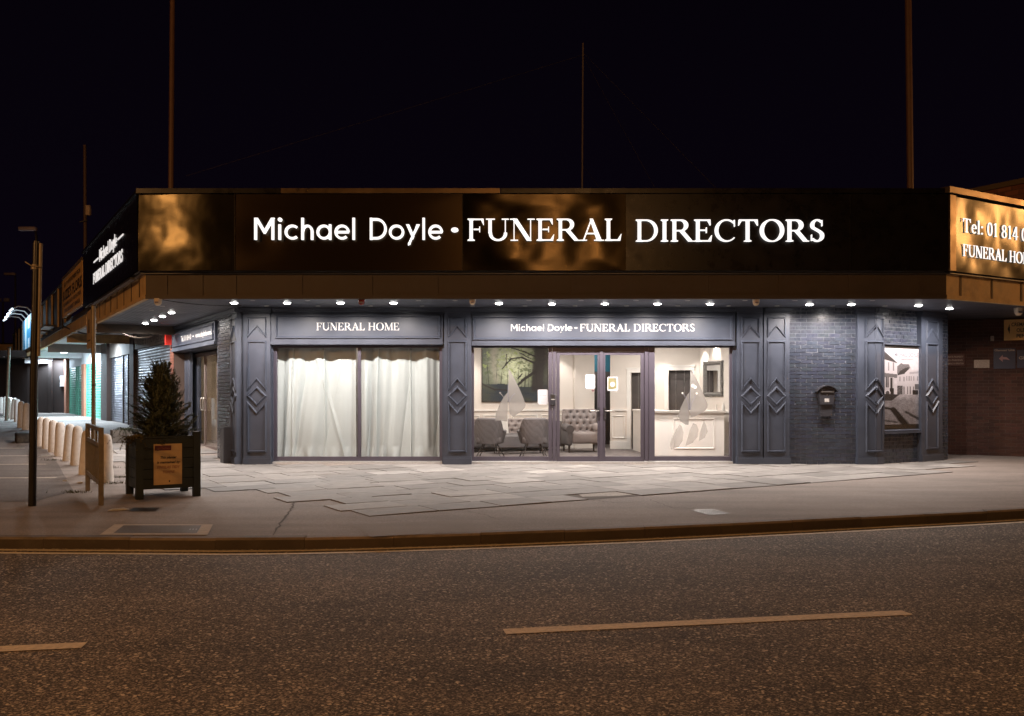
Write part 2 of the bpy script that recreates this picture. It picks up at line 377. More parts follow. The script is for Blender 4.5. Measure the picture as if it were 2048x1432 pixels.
G['L'] = (.64, stem(.08)+[rect(.23,0,.58,.05), ('poly',[(.47,.05),(.58,.03),(.62,.30),(.60,.30)])])
G['U'] = (.84, [rect(.09,.34,.09+ST,1), serif(.0,.33,1,False), serif(.58,.84,1,False), rect(.695,.34,.695+TH,1),
          S([(.167,.36)]+arc(.444,.335,.277,.31,180,360,24)+[(.72,.36)], ST, .075)])
G['N'] = (.92, [rect(.13,0,.13+TH,1), serif(.02,.30,0,True), rect(.74,.0,.74+TH,1), serif(.64,.91,1,False), diag(.62,0,.09,1,.17), ('poly',[(.0,1),(.12,1),(.12,.965),(.0,.965)])])
G['R'] = (.82, stem(.08)+[S([(.2,.975),(.36,.975)]+arc(.36,.735,.215,.24,85,-85,16)+[(.36,.495),(.2,.495)], .15, .05), ('poly',[(.32,.49),(.48,.50),(.80,.03),(.86,.03),(.86,0),(.66,0)])])
G['A'] = (.86, [diag(.10,0,.40,1,.055), ('poly',[(.36,1),(.47,1),(.80,0),(.62,0)]), rect(.21,.30,.62,.35), serif(.0,.26,0,True), serif(.52,.88,0,True)])
G['D'] = (.88, stem(.08)+[S([(.2,.975),(.38,.975)]+arc(.38,.5,.375,.475,88,-88,24)+[(.38,.025),(.2,.025)], ST, .05)])
G['I'] = (.32, stem(.08))
G['C'] = (.82, [S(arc(.46,.5,.375,.485,42,318,30), ST, .055, False, lambda u: .45+.55*min(1,u*4,(1-u)*5)), ('poly',[(.72,.98),(.755,.98),(.76,.68),(.735,.68)])])
G['T'] = (.76, stem(.305, top=False)+[rect(.04,.95,.73,1), ('poly',[(.04,.97),(.10,.97),(.15,.95),(.045,.73),(.025,.73)]), ('poly',[(.73,.97),(.67,.97),(.62,.95),(.725,.73),(.745,.73)])])
G['O'] = (.92, [S(arc(.46,.5,.375,.49,0,355,40), .14, .042, True)])
G['S'] = (.60, [S(arc(.30,.745,.185,.235,35,230,18)[:-2]+[(.20,.585),(.31,.51),(.41,.43)]+arc(.29,.255,.19,.235,30,-150,18), .13, .075, False, lambda u: .55+.45*min(1,u*5,(1-u)*5)), ('poly',[(.45,.97),(.48,.97),(.485,.70),(.46,.70)]), ('poly',[(.075,.03),(.105,.03),(.10,.31),(.075,.31)])])
G['H'] = (.86, stem(.08)+stem(.63)+[rect(.23,.48,.63,.53)])
G['M'] = (1.04, [rect(.12,0,.12+TH,1), serif(.0,.30,0,True), diag(.47,0,.10,1,.15), diag(.49,0,.84,1,.05)]+stem(.82, top=False)+[serif(.0,.14,1,False), serif(.82,1.05,1,False)])
G['e'] = (.50, [S([(.10,.36),(.40,.36)]+arc(.265,.34,.175,.315,5,320,26), .12, .045, False, lambda u: 1 if u>.1 else .9)])
G['l'] = (.30, stem(.09,0,1,.115,top=False,s=.05)+[('poly',[(.02,.95),(.20,1),(.20,.93),(.02,.93)])])
G[':'] = (.26, [S(arc(.12,.08,.04,.04,0,330,10), .08,.08,True), S(arc(.12,.55,.04,.04,0,330,10), .08,.08,True)])
G['0'] = (.56, [S(arc(.28,.5,.19,.47,0,350,34), .115,.05,True)])
G['1'] = (.46, stem(.18,0,1,.11,top=False,s=.07)+[('poly',[(.05,.86),(.20,1),(.20,.90),(.05,.82)])])
G['8'] = (.56, [S(arc(.28,.74,.155,.225,0,345,26), .10,.05,True), S(arc(.28,.265,.19,.24,0,345,26), .12,.05,True)])
G['4'] = (.58, [rect(.34,0,.45,1), ('poly',[(.02,.26),(.34,1),(.41,1),(.09,.26)]), rect(.03,.22,.54,.29)])
# round monoline letters
W, XH = .105, .70
def m(path, closed=False): return S(path, W, W, closed)
H = {}
H['M'] = (1.02, [rect(.07,0,.07+W,1), rect(.82,0,.82+W,1), ('poly',[(.07,1),(.22,1),(.54,.42),(.485,.27)]), ('poly',[(.955,1),(.805,1),(.485,.42),(.54,.27)])])
H['i'] = (.28, [rect(.07,0,.07+W,XH), m(arc(.1375,.92,.04,.04,0,330,10), True)])
H['c'] = (.66, [m(arc(.37,.35,.285,.285,48,312,24))])
H['h'] = (.68, [rect(.07,0,.07+W,1), m([(.5375,0),(.5375,.36)]+arc(.335,.36,.2025,.275,0,180,16))])
H['a'] = (.76, [m(arc(.345,.35,.27,.285,0,352,30), True), rect(.56,0,.56+W,XH)])
H['e'] = (.70, [m([(.09,.35),(.62,.35)]+arc(.345,.35,.275,.285,6,315,26))])
H['l'] = (.28, [rect(.07,0,.07+W,1)])
H['D'] = (.86, [rect(.07,0,.07+W,1), m([(.16,.9325),(.36,.9325)]+arc(.36,.5,.40,.4325,88,-88,22)+[(.36,.0675),(.16,.0675)])])
H['o'] = (.74, [m(arc(.36,.35,.285,.285,0,352,32), True)])
H['y'] = (.64, [('poly',[(.01,XH),(.155,XH),(.38,.16),(.31,.0)]), ('poly',[(.62,XH),(.475,XH),(.27,.02),(.20,-.22),(.10,-.26),(.10,-.15),(.20,-.14)])])
H['.'] = (.38, [m(arc(.19,.45,.055,.055,0,340,14), True)])
GAPX = {'G': .045, 'H': .03}
def layout(text, font, space=.36):
    fs = G if font == 'G' else H
    x = 0; out = []
    for ch in text:
        if ch == ' ': x += space; continue
        adv, prims = fs[ch]; out.append((x, prims)); x += adv + GAPX[font]
    return x - GAPX[font], out
def write(mb, text, font, x0, x1, z, cap, y0, depth, space=.36, thin=1.0):
    """letters from x0 to x1 with the base line at z (zz at the right end)"""
    Wd, out = layout(text, font, space); k = (x1 - x0) / Wd; e = 0
    for ox, prims in out:
        for p in prims:
            e += 1; eps = (e % 4) * min(.0006, depth*.08)
            fx_ = lambda q: (x0 + (ox + q[0]) * k, z + q[1] * cap)
            if p[0] == 'poly':
                pp = p[1]; a_, b_ = min(q[0] for q in pp), max(q[0] for q in pp); c_, d_ = min(q[1] for q in pp), max(q[1] for q in pp)
                if thin != 1.0:
                    if b_-a_ < .2: pp = [((a_+b_)/2+(q[0]-(a_+b_)/2)*thin, q[1]) for q in pp]
                    if d_-c_ < .2: pp = [(q[0], (c_+d_)/2+(q[1]-(c_+d_)/2)*thin) for q in pp]
                mb.prism([fx_(q) for q in pp], y0 - depth - eps, y0)
            else:
                A, B = pen(p[1], p[2]*thin, p[3]*thin, p[4], p[5]); n = len(A); A = [fx_(a) for a in A]; B = [fx_(b) for b in B]
                yf = y0 - depth - eps; v = []
                for a, b in zip(A, B): v += [(a[0],yf,a[1]),(b[0],yf,b[1]),(a[0],y0,a[1]),(b[0],y0,b[1])]
                fs = []
                for i in range(n if p[4] else n-1):
                    j = (i+1) % n; a, b = 4*i, 4*j
                    fs += [(a, a+1, b+1, b), (a+2, a, b, b+2), (a+1, a+3, b+3, b+1)]
                if not p[4]: fs += [(0,2,3,1), (4*n-4,4*n-3,4*n-1,4*n-2)]
                mb.add(v, fs)
    return mb
def type_(mb, text, x0, x1, z, h, y0, depth=.002, bold=0.0, shear=0.0, M=None):
    """plain lettering from the built-in face, fitted between x0 and x1"""
    cu = bpy.data.curves.new('t', 'FONT'); cu.body = text; cu.shear = shear; cu.offset = bold; cu.resolution_u = 3
    ob = bpy.data.objects.new('t', cu); COL.objects.link(ob)
    me = bpy.data.meshes.new_from_object(ob)
    bpy.data.objects.remove(ob)
    vs = [v.co.copy() for v in me.vertices]
    if vs:
        a, b = min(v.x for v in vs), max(v.x for v in vs); k = (x1-x0)/(b-a); c = .70
        mb.add([(x0+(v.x-a)*k, y0-depth, z+v.y*h/c) for v in vs], [tuple(p.vertices) for p in me.polygons])
    bpy.data.meshes.remove(me); bpy.data.curves.remove(cu)
    return mb

# ------------------------------------------------------------------ bricks (real blocks, running bond)
def bricks(mb, x0, x1, z0, z1, y, tone=1.0, bl=.215, bh=.065, j=.010, hole=None, proud=.008, seed=1, var=.26):
    rnd = random.Random(seed); row = 0; z = z0
    while z < z1 - .01:
        zt = min(z + bh, z1); x = x0 - (0 if row % 2 else (bl + j) / 2)
        while x < x1:
            a, b = max(x, x0), min(x + bl, x1)
            if b - a > .02 and not (hole and hole[0] < (a+b)/2 < hole[1] and hole[2] < (z+zt)/2 < hole[3]):
                c = tone * rnd.uniform(1-var, 1+var); mb.col = (c, c*rnd.uniform(.95,1.05), c*rnd.uniform(.93,1.07))
                p = proud + rnd.uniform(-.003, .004)
                mb.box(a, b, y - p, y, z, zt, 'b')
            x += bl + j
        z += bh + j; row += 1
    mb.col = None; return mb
# ================================================================== SETTING
def kerb_y(x):                                     # back edge of the carriageway, a gentle bend
    pts = [(-40,12.0),(-20,9.9),(-12,9.25),(-5.1,9.08),(-2.4,8.97),(-2.09,8.99),(-.42,9.29),(1.47,9.72),(6.3,11.2),(12,13.5),(20,17.0),(40,27)]
    for (a, b), (c, d) in zip(pts, pts[1:]):
        if x <= c:
            t = max(0, (x-a)/(c-a)); return b + (d-b)*t
    return pts[-1][1]
def kerb_s(x): return sum(kerb_y(x+d) for d in (-.8,-.4,0,.4,.8))/5
def tag_s(o): return tag(o, kind='structure')
xs = [-60 + i*1.0 for i in range(45)] + [-15 + i*.5 for i in range(70)] + [20 + i*1.5 for i in range(14)]
mb = MB()
vs = [0,.14,.5,1,2,3,4,5,6,7,8,9,10,11,12,14,16,18,20,22,24,27,30,35,40,50,60,80,120]
n0 = len(vs)
mb.v = [(x, kerb_s(x)+.10+v, ground(x, kerb_s(x)+v)) for x in xs for v in vs]
for i in range(len(xs)-1):
    for j in range(n0-1):
        a = i*n0+j; mb.f.append((a, a+n0, a+n0+1, a+1)); mb.c.append(None); mb.sm.append(True)
tag_s(mb.build('footpath', PAVE))
mb = MB()                                          # kerb stones
x = -42.0
rnd = random.Random(3)
while x < 30:
    L = .914 if x < -2.6 or x > -2.2 else .914
    a, b = x, x + L*.95
    ya, yb = kerb_s(a), kerb_s(b); dz = rnd.uniform(-.004, .004); g = .004
    def P(xx, yy, z): return (xx, yy, z)
    a2 = a + g
    v = [(a2,ya,-.125),(b,yb,-.125),(b,yb,-.02+dz),(a2,ya,-.02+dz),(a2,ya+.018,.002+dz),(b,yb+.018,.002+dz),(b,yb+.13,.004+dz),(a2,ya+.13,.004+dz)]
    c = rnd.uniform(.8,1.2); mb.col = (.060*c,.044*c,.030*c); mb.add(v[:4], [(0,1,2,3)])  # front face darker than the top: shade and grime put into its colour
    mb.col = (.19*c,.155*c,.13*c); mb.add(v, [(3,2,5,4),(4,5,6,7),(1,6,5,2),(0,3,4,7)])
    x = b
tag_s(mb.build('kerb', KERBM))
mb = MB(); mb.add([(-300,-120,-.11),(300,-120,-.11),(300,60,-.11),(-300,60,-.11)], [(0,1,2,3)])
tag_s(mb.build('road', ROAD))
mb = MB(); mb.add([(-900,-900,-.16),(900,-900,-.16),(900,1500,-.16),(-900,1500,-.16)], [(0,1,2,3)])
tag_s(mb.build('ground', PARK))
def ribbon(name, off, w, material, z=-.106):
    mb = MB(); q = [-30 + i*.4 for i in range(140)]
    mb.v = []
    for xx in q:
        y = kerb_s(xx); wob = .006*math.sin(xx*3.1)+.004*math.sin(xx*7.7)
        mb.v += [(xx, y-off+wob, z), (xx, y-off-w+wob*.6, z)]
    for i in range(len(q)-1): mb.f.append((2*i, 2*i+1, 2*i+3, 2*i+2)); mb.c.append(None); mb.sm.append(False)
    tag_s(mb.build(name, material))
ribbon('road_marking_inner_yellow_line', .075, .070, LINEM)
ribbon('road_marking_outer_yellow_line', .235, .080, LINEM)
mb = MB()
for (xa, ya, xb, yb) in ((-.05,5.90,2.78,6.41),(-5.4,5.08,-2.62,5.585),(5.3,6.87,8.1,7.4)):
    d = Vector((xb-xa, yb-ya)).normalized(); n = Vector((-d.y, d.x))*.065
    mb.add([(xa-n.x,ya-n.y,-.106),(xb-n.x,yb-n.y,-.106),(xb+n.x,yb+n.y,-.106),(xa+n.x,ya+n.y,-.106)], [(0,1,2,3)])
tag_s(mb.build('road_marking_centre_dashes', DASHM))

# car park asphalt on the left beyond the bollards, with bay lines
def strip_xy(mb, p, q, w, dz):
    d = Vector((q[0]-p[0], q[1]-p[1])); L = d.length; d /= L; n = Vector((-d.y, d.x))*w/2; k = max(1, int(L/1.0))
    for i in range(k):
        a = (p[0]+d.x*L*i/k, p[1]+d.y*L*i/k); b = (p[0]+d.x*L*(i+1)/k, p[1]+d.y*L*(i+1)/k)
        mb.add([(a[0]-n.x,a[1]-n.y,ground(*a)+dz),(b[0]-n.x,b[1]-n.y,ground(*b)+dz),(b[0]+n.x,b[1]+n.y,ground(*b)+dz),(a[0]+n.x,a[1]+n.y,ground(*a)+dz)], [(0,1,2,3)])
mb = MB()
bl = [(-6.3,12.0),(-6.4,13.3),(-8.9,17.9),(-12.5,24.0),(-19.5,35.5),(-30,53)]
for i in range(len(bl)-1):
    p, q = bl[i], bl[i+1]; k = 14
    for j in range(k):
        a = (p[0]+(q[0]-p[0])*j/k, p[1]+(q[1]-p[1])*j/k); b = (p[0]+(q[0]-p[0])*(j+1)/k, p[1]+(q[1]-p[1])*(j+1)/k)
        m_ = 24
        for c in range(m_):
            xa, xb = -c*1.5, -(c+1)*1.5
            v = [(a[0]+xa,a[1]),(a[0]+xb,a[1]),(b[0]+xb,b[1]),(b[0]+xa,b[1])]
            mb.add([(x_,y_,ground(x_,y_)+.004) for x_,y_ in v], [(0,3,2,1)])
tag_s(mb.build('car_park', PARK))
mb = MB()
for (pa, pb) in (((-40,913),(62,912)), ((-80,930),(92,929)), ((-80,957),(112,956.5)), ((-40,897),(50,897))):
    a, b = gp(*pa), gp(*pb); strip_xy(mb, a, b, .085, .009)
tag_s(mb.build('road_marking_parking_bay_lines', DASHM))

# paving slabs, laid parallel to the wings of the building
poly = [gp(*p)[:2] for p in [(400,985),(545,972),(620,1000),(690,1022),(830,1026),(1090,1004),(1160,990),(1290,985),(1440,985),(1560,975),(1700,965),(1800,958),(1900,938)]]
poly += [(9.9,19.7),(8.2,18.9),(7.2,18.3),(-5.4,18.3),(-8.6,23.6),(-10.2,22.6)]
def inside(p, P):
    c = False; n = len(P)
    for i in range(n):
        a, b = P[i], P[i-1]
        if (a[1] > p[1]) != (b[1] > p[1]) and p[0] < (b[0]-a[0])*(p[1]-a[1])/(b[1]-a[1])+a[0]: c = not c
    return c
row_ext = {}; mb = MB(); rnd = random.Random(11)
U, V = Vector((.8543,.5198)), Vector((-.5198,.8543)); O = Vector((-2.04, 11.04))
for r_ in range(-12, 34):
    off = (r_ % 2) * .30 + rnd.uniform(-.03,.03); u = -14 + off
    while u < 26:
        L = rnd.choice((.9,.9,.9,.6,.75)); v0 = r_*.6
        c = O + U*(u+L/2) + V*(v0+.3)
        if inside((c.x, c.y), poly):
            t = rnd.choice((.19,.21,.23,.24,.26,.30)) * rnd.uniform(.93,1.05)
            mb.col = (t, t*.945, t*.895)
            row_ext.setdefault(r_, []).append((u, u+L)); h = .008 + rnd.uniform(0,.008); g = .007; sk = rnd.uniform(-.004,.004)
            q = [O+U*(u+g)+V*(v0+g), O+U*(u+L-g)+V*(v0+g+sk), O+U*(u+L-g)+V*(v0+.6-g+sk), O+U*(u+g)+V*(v0+.6-g)]
            tl = rnd.uniform(-.003,.003)
            top = [(p.x, p.y, ground(p.x,p.y)+h+(tl if k in (0,3) else -tl)) for k, p in enumerate(q)]
            bot = [(p.x, p.y, ground(p.x,p.y)-.02) for p in q]
            mb.add(bot+top, [(4,5,6,7),(0,1,5,4),(1,2,6,5),(2,3,7,6),(3,0,4,7)])
        u += L
tag_s(mb.build('paving_slabs', SLABM))
mb = MB()                                          # dark bed showing in the joints
for r_, ex in row_ext.items():
    ua, ub, v0 = min(e[0] for e in ex), max(e[1] for e in ex), r_*.6; k = max(1, int((ub-ua)/1.5))
    for i in range(k):
        a, b = ua+(ub-ua)*i/k, ua+(ub-ua)*(i+1)/k
        q = [O+U*a+V*v0, O+U*b+V*v0, O+U*b+V*(v0+.6), O+U*a+V*(v0+.6)]
        mb.add([(p.x,p.y,ground(p.x,p.y)+.0035) for p in q], [(0,1,2,3)])
tag_s(mb.build('paving_bed', mat('joint_dirt', (.10,.082,.07), .95)))
def crack(pts, w, seed):
    rnd = random.Random(seed); P = []
    pts = [gp(*p)[:2] for p in pts]
    for (a, b) in zip(pts, pts[1:]):
        for i in range(14):
            t = i/14; P.append((a[0]+(b[0]-a[0])*t+rnd.uniform(-.018,.018), a[1]+(b[1]-a[1])*t+rnd.uniform(-.018,.018)))
    mb = MB()
    for a, b in zip(P, P[1:]):
        d = Vector((b[0]-a[0], b[1]-a[1])).normalized(); n = Vector((-d.y,d.x))*w*rnd.uniform(.3,.8)
        mb.add([(a[0]-n.x,a[1]-n.y,.0045),(b[0]-n.x,b[1]-n.y,.0045),(b[0]+n.x,b[1]+n.y,.0045),(a[0]+n.x,a[1]+n.y,.0045)], [(0,1,2,3)])
    tag_s(mb.build('footpath_crack', MT['joint_dirt']))
crack([(545,968),(588,1000),(583,1018),(540,1076)], .018, 1)
crack([(1300,1000),(1345,1016),(1400,1018)], .008, 2)
crack([(1690,968),(1820,972),(2060,962)], .010, 3)
crack([(905,1018),(960,1028),(1000,1040)], .008, 4)
crack([(1180,1000),(1230,1006),(1290,1004)], .012, 5)
# older tarmac patches
def patch(pts, name, material, z):
    mb = MB(); mb.add([(*gp(*p)[:2], z) for p in pts], [tuple(range(len(pts)))]); tag_s(mb.build(name, material))
patch([(1150,985),(1270,979),(1330,983),(1240,992),(1165,994)], 'footpath_gravel_patch', asphalt('patch_gravel', (.14,.12,.105), (.40,.36,.32), .35, 60, .3), .0042)
patch([(700,1050),(930,1040),(990,1062),(740,1074)], 'footpath_tar_patch', asphalt('patch_tar', (.185,.15,.13), (.25,.21,.18), .3, 120, .2), .0042)
# sky dome
m_ = bpy.data.materials.new('night_sky'); 
w = bpy.data.worlds.new('World'); SC.world = w; w.use_nodes = True
nt = w.node_tree; N = nt.nodes; L = nt.links; bg = N['Background']
sky = N.new('ShaderNodeTexSky'); sky.sky_type = 'NISHITA'; sky.sun_disc = False; sky.sun_elevation = R(-9); sky.sun_rotation = R(200); sky.air_density = 1.4
tc = N.new('ShaderNodeTexCoord'); sx = N.new('ShaderNodeSeparateXYZ'); L.new(tc.outputs['Generated'], sx.inputs[0])
mr = N.new('ShaderNodeMapRange'); mr.inputs['From Min'].default_value = 0; mr.inputs['From Max'].default_value = .45; mr.inputs['To Min'].default_value = 1.25; mr.inputs['To Max'].default_value = .7
L.new(sx.outputs['Z'], mr.inputs['Value'])
cc = N.new('ShaderNodeRGB'); cc.outputs[0].default_value = (.0021,.0011,.0033,1)
vm = N.new('ShaderNodeVectorMath'); vm.operation = 'MULTIPLY'; L.new(cc.outputs[0], vm.inputs[0]); L.new(mr.outputs[0], vm.inputs[1])
ms = N.new('ShaderNodeVectorMath'); ms.operation = 'MULTIPLY'; ms.inputs[1].default_value = (.02,.02,.02); L.new(sky.outputs[0], ms.inputs[0])
ad = N.new('ShaderNodeVectorMath'); L.new(vm.outputs[0], ad.inputs[0]); L.new(ms.outputs[0], ad.inputs[1])
L.new(ad.outputs[0], bg.inputs['Color']); bg.inputs['Strength'].default_value = 1.0
bpy.data.materials.remove(m_)

# ================================================================== THE CORNER SHOP
shop = thing('funeral_parlour', 'single storey corner building with slate blue shop front, pilasters and lit windows', 'shop building')
zc = 3.08                                          # top of the shop front under the soffit
WX0, WX1 = fx(545), fx(884)                        # left window opening
VX0, VX1 = fx(943), fx(1466)                       # right glazing
ZH, ZS = fz(690), .065                              # head and foot of the glazing
mb = MB()
mb.box(-5.40, WX0, .02, .27, 0, 3.2); mb.box(WX1, VX0, .02, .27, 0, 3.2); mb.box(VX1, 5.56, .02, .27, 0, 3.2)
mb.box(WX0, WX1, .02, .27, ZH, 3.2); mb.box(VX0, VX1, .02, .27, ZH, 3.2)
mb.build('front_wall', SLATE, shop, FR)
mb = MB(); mb.box(WX0, WX1, .0, .27, 0, ZS-.012); mb.box(VX0, VX1, .0, .27, 0, ZS-.012); mb.build('threshold', SILLW, shop, FR)
# cornice
mb = MB()
for (a, b) in ((-5.44, 5.60),): mb.box(a, b, -.10, .02, 3.055, 3.125); mb.box(a, b, -.06, .02, 3.02, 3.055)
mb.build('cornice', SLATE, shop, FR)
mb = MB(); mb.box(-7.4, .04, -.10, .02, 3.055, 3.125); mb.box(-7.4,.0,-.06,.02,3.02,3.055); mb.build('cornice', SLATE, shop, FL)

def pilaster(name, M, cx, half, wdt=.54, motif=True, x0=None, x1=None, lo=None, hi=None, proud=.09):
    """shaft, plinth and cap; the mouldings on it are its own sub-part"""
    a, b = cx - wdt/2, cx + wdt/2
    a = x0 if x0 is not None else a; b = x1 if x1 is not None else b
    mb = MB(); mb.box(a, b, -proud, .02, .14, 3.03); mb.box(a-.012, b+.012, -proud-.035, .02, 0.004, .135)
    mb.box(a-.006, b+.006, -proud-.018, .02, .135, .16)
    mb.box(a-.02, b+.02, -proud-.03, .02, 3.03, 3.06); mb.box(a-.035, b+.035, -proud-.05, .02, 3.06, 3.122)
    sh = mb.build(name, SLATE, shop, M)
    h = half; Z = lambda py: fz(py, 18.1)
    shapes = [([(-h,Z(636)),(h,Z(636)),(h,Z(672)),(0,Z(652)),(-h,Z(672))], .022),
              ([(-h,Z(683)),(h,Z(683)),(h,Z(778)),(0,Z(757.5)),(-h,Z(778))], .024),
              ([(-h,Z(792)),(0,Z(774.5)),(h,Z(792)),(0,Z(809.5))], .030),
              ([(-h,Z(806)),(0,Z(826)),(h,Z(806)),(h,Z(903)),(-h,Z(903))], .026)]
    mb = MB()
    for pts, w_ in shapes:
        mb.mould([(cx+x_, z_) for x_, z_ in pts], w_*1.5, .030, -proud)
    if lo is not None or hi is not None:           # keep one half of the motif: the other half is on the next face
        lo_, hi_ = (lo if lo is not None else -99), (hi if hi is not None else 99)
        nf = []
        bmx = bmesh.new(); vv = [bmx.verts.new(v) for v in mb.v]
        for f in mb.f: bmx.faces.new([vv[i] for i in f])
        if lo is not None: bmesh.ops.bisect_plane(bmx, geom=bmx.verts[:]+bmx.edges[:]+bmx.faces[:], plane_co=(lo,0,0), plane_no=(-1,0,0), clear_outer=True)
        if hi is not None: bmesh.ops.bisect_plane(bmx, geom=bmx.verts[:]+bmx.edges[:]+bmx.faces[:], plane_co=(hi,0,0), plane_no=(1,0,0), clear_outer=True)
        mb = MB(); bmx.verts.index_update(); mb.add([v.co[:] for v in bmx.verts], [[v.index for v in f.verts] for f in bmx.faces]); bmx.free()
    mb.build('moulding', SLATE, sh, M)
d1 = 18.12
pilaster('pilaster', FR, fx(513,d1), .175, x0=fx(487,d1), x1=fx(540,d1))
sw = ls(463,.09)
pilaster('pilaster', FL, -(sw-.06)/2-.02, .19, x0=-sw, x1=.045, proud=.085)
pilaster('pilaster', FR, fx(914.5,d1), .170, x0=fx(888,d1), x1=fx(942,d1))
pilaster('pilaster', FR, fx(1502,d1), .172, x0=fx(1475,d1), x1=fx(1526,d1))
pilaster('pilaster', FR, fx(1553.5,d1), .168, x0=fx(1528.5,d1), x1=fx(1580,d1))
rr = rs(1765,.09)
pilaster('corner_pilaster', FR, 7.24, .185, x0=fx(1716,d1), x1=7.262, hi=7.262, proud=.09)
pilaster('corner_pilaster', FT, 0.0, .185, x0=-.045, x1=rr, lo=-.05, proud=.088)
ra, rb = rs(1843,.09), rs(1885,.09)
pilaster('pilaster', FT, (ra+rb)/2, .19, x0=ra, x1=rb)
# brick faces
mb = MB(); bricks(mb, fx(1580), 6.93, .0, 3.13, .02, 1.0, seed=2, var=.10); BR = mb.build('brick_wall', SLBRICK, shop, FR)
mb = MB(); mb.box(5.45, 7.22, .02, .27, 0, 3.2); mb.build('mortar_backing', MORTAR, BR, FR)
mb = MB(); re_ = rs(1897,0); bricks(mb, .2, re_, .0, 3.13, .02, 1.0, hole=(.31,1.50,.72,2.36), seed=5, var=.10); BR = mb.build('brick_wall', SLBRICK, shop, FT)
mb = MB(); mb.box(.0, re_-.005, .02, .27, 0, 3.2); mb.box(re_-.25, re_-.006, .02, 2.2, 0, 3.2); mb.build('mortar_backing', MORTAR, BR, FT)
s1, s2 = ls(445), ls(463)
mb = MB(); bricks(mb, -ls(436), -s2+.03, .0, 3.02, .0, 1.0, seed=9, proud=.012, bl=.19); BR = mb.build('glazed_brick_pier', PIERBRICK, shop, FL)
mb = MB(); mb.box(-ls(436)+.002, -.05, .0, .25, 0, 3.2); mb.build('mortar_backing', MORTAR, BR, FL)
# name boards (wood fascia over the openings) are signs, see below
# soffit, canopy edge and roof
C0, C1 = Vector((-6.57,16.35)), Vector((7.79,16.35)); A_ = Vector((-.5197,.8543)); B_ = Vector((.8543,.5198))
SZ = 3.13; SL = 6.95
def soff(pts, name='soffit', M=I4):
    mb = MB(); inv = M.inverted(); q = [inv @ Vector((x,y,SZ)) for x,y in pts]
    mb.slab([(p.x,p.y) for p in q], SZ, SZ+.05); return mb.build(name, SOFFIT, shop, M)
def pt(v): return (v.x, v.y)
wl = Vector(P0) + A_*7.4; wr = Vector(P1) + B_*6.0
soff([pt(C0), pt(C1), (7.3,18.6), (-5.5,18.6)], 'soffit', FR)
soff([pt(C0-A_*.002), (-5.5,18.6), pt(wl), pt(C0+A_*SL)], 'soffit', FL)
soff([pt(C1), pt(C1+B_*7.5), pt(wr+B_*1.2+Vector((-.52,.854))*3.0), (8.0,20.6), (7.3,18.6)], 'soffit', FT)
# timber canopy edge, one run for each side
ZF0, ZF1 = SZ-.012, 3.60
def run(name, M, x0, x1, y, mat_, bat, bmat, gaps, parent, z0=ZF0, z1=ZF1, topstrip=True):
    mb = MB(); mb.box(x0, x1, y, y+.06, z0, z1); mb.box(x0, x1, y-.02, y, z0, z0+.075); mb.box(x0, x1, y-.02, y, z1-.045, z1)
    o = mb.build(name, mat_, parent, M)
    for g in gaps:
        mb = MB(); mb.box(g-bat/2, g+bat/2, y-.014, y, z0+.075, z1-.045); mb.build('batten', bmat, o, M)
    return o
yf = 16.35 - D0
bats = [(px-HX)/111.5 for px in (332,403,470,602,742,873,1010,1146,1283,1420,1560,1700,1840)]
run('canopy_edge', FR, C0.x, C1.x, yf, BROWN, .055, BROWN, bats, shop)
offc = 1.94
gl = [-(.9+.95*i) - 1.13*0 for i in range(0,7)]
M_L = frame(C0.x, C0.y, .5197, -.8543); M_R = frame(C1.x, C1.y, .8543, .5198)
run('canopy_edge', M_L, -6.77, -.002, 0, TAN, .05, TANB, [-(.62+.92*i) for i in range(7)], shop)
run('canopy_edge', M_R, .002, 9, 0, TAN, .05, TANB, [.42+.98*i for i in range(8)], shop)
# roof deck and dark gutter between the canopy edge and the signs
mb = MB()
mb.slab([pt(C0), pt(C1), pt(C1+B_*9), (24,32), (-20,40), pt(C0+A_*30)], 3.601, 3.66)
mb.build('roof', DARKM, shop)
mb = MB(); mb.box(C0.x-.06, C1.x+.06, yf-.07, yf+.0, 3.56, 3.612); mb.build('gutter', GUTTER, shop, FR)
mb = MB(); mb.box(-6.8, .02, -.09, .0, 3.56, 3.64); mb.box(-6.8,-.6,-.17,-.09,3.52,3.56); mb.build('gutter', GUTTER, shop, M_L)
mb = MB(); mb.box(-.02, 9, -.09, .0, 3.56, 3.66); mb.build('gutter', GUTTER, shop, M_R)

# ------------------------------------------------------------------ glazing
def glazed(name, M, x0, x1, z0, z1, y, mull, parent, fw=.06, sill=True):
    """frame > panes; mull: mullion centres"""
    mb = MB(); d = .06
    mb.box(x0, x1, y, y+d, z0, z0+.085); mb.box(x0, x1, y, y+d, z1-.05, z1)
    for e in (x0, x1-fw): mb.box(e, e+fw, y-.003, y+d-.001, z0+.085, z1-.05)
    for c, w_ in mull: mb.box(c-w_/2, c+w_/2, y-.004, y+d, z0+.085, z1-.05); mb.box(c-.010, c+.010, y-.016, y-.004, z0+.085, z1-.05)
    o = mb.build(name, SLATE2, parent, M)
    cs = [x0+fw] + [q for c, w_ in mull for q in (c-w_/2, c+w_/2)] + [x1-fw]
    for i in range(0, len(cs), 2):
        mb = MB(); mb.box(cs[i], cs[i+1], y+.026, y+.034, z0+.085, z1-.05); mb.build('pane', GLASS, o, M)
    return o
yg = .10
glazed('window', FR, WX0, WX1, ZS, ZH, yg, [(fx(717), .06)], shop)
w2 = glazed('window', FR, VX0, fx(1112), ZS, ZH, yg, [], shop, fw=.045)
w3 = glazed('window', FR, fx(1290), VX1, ZS, ZH, yg, [], shop, fw=.045)
mb = MB()
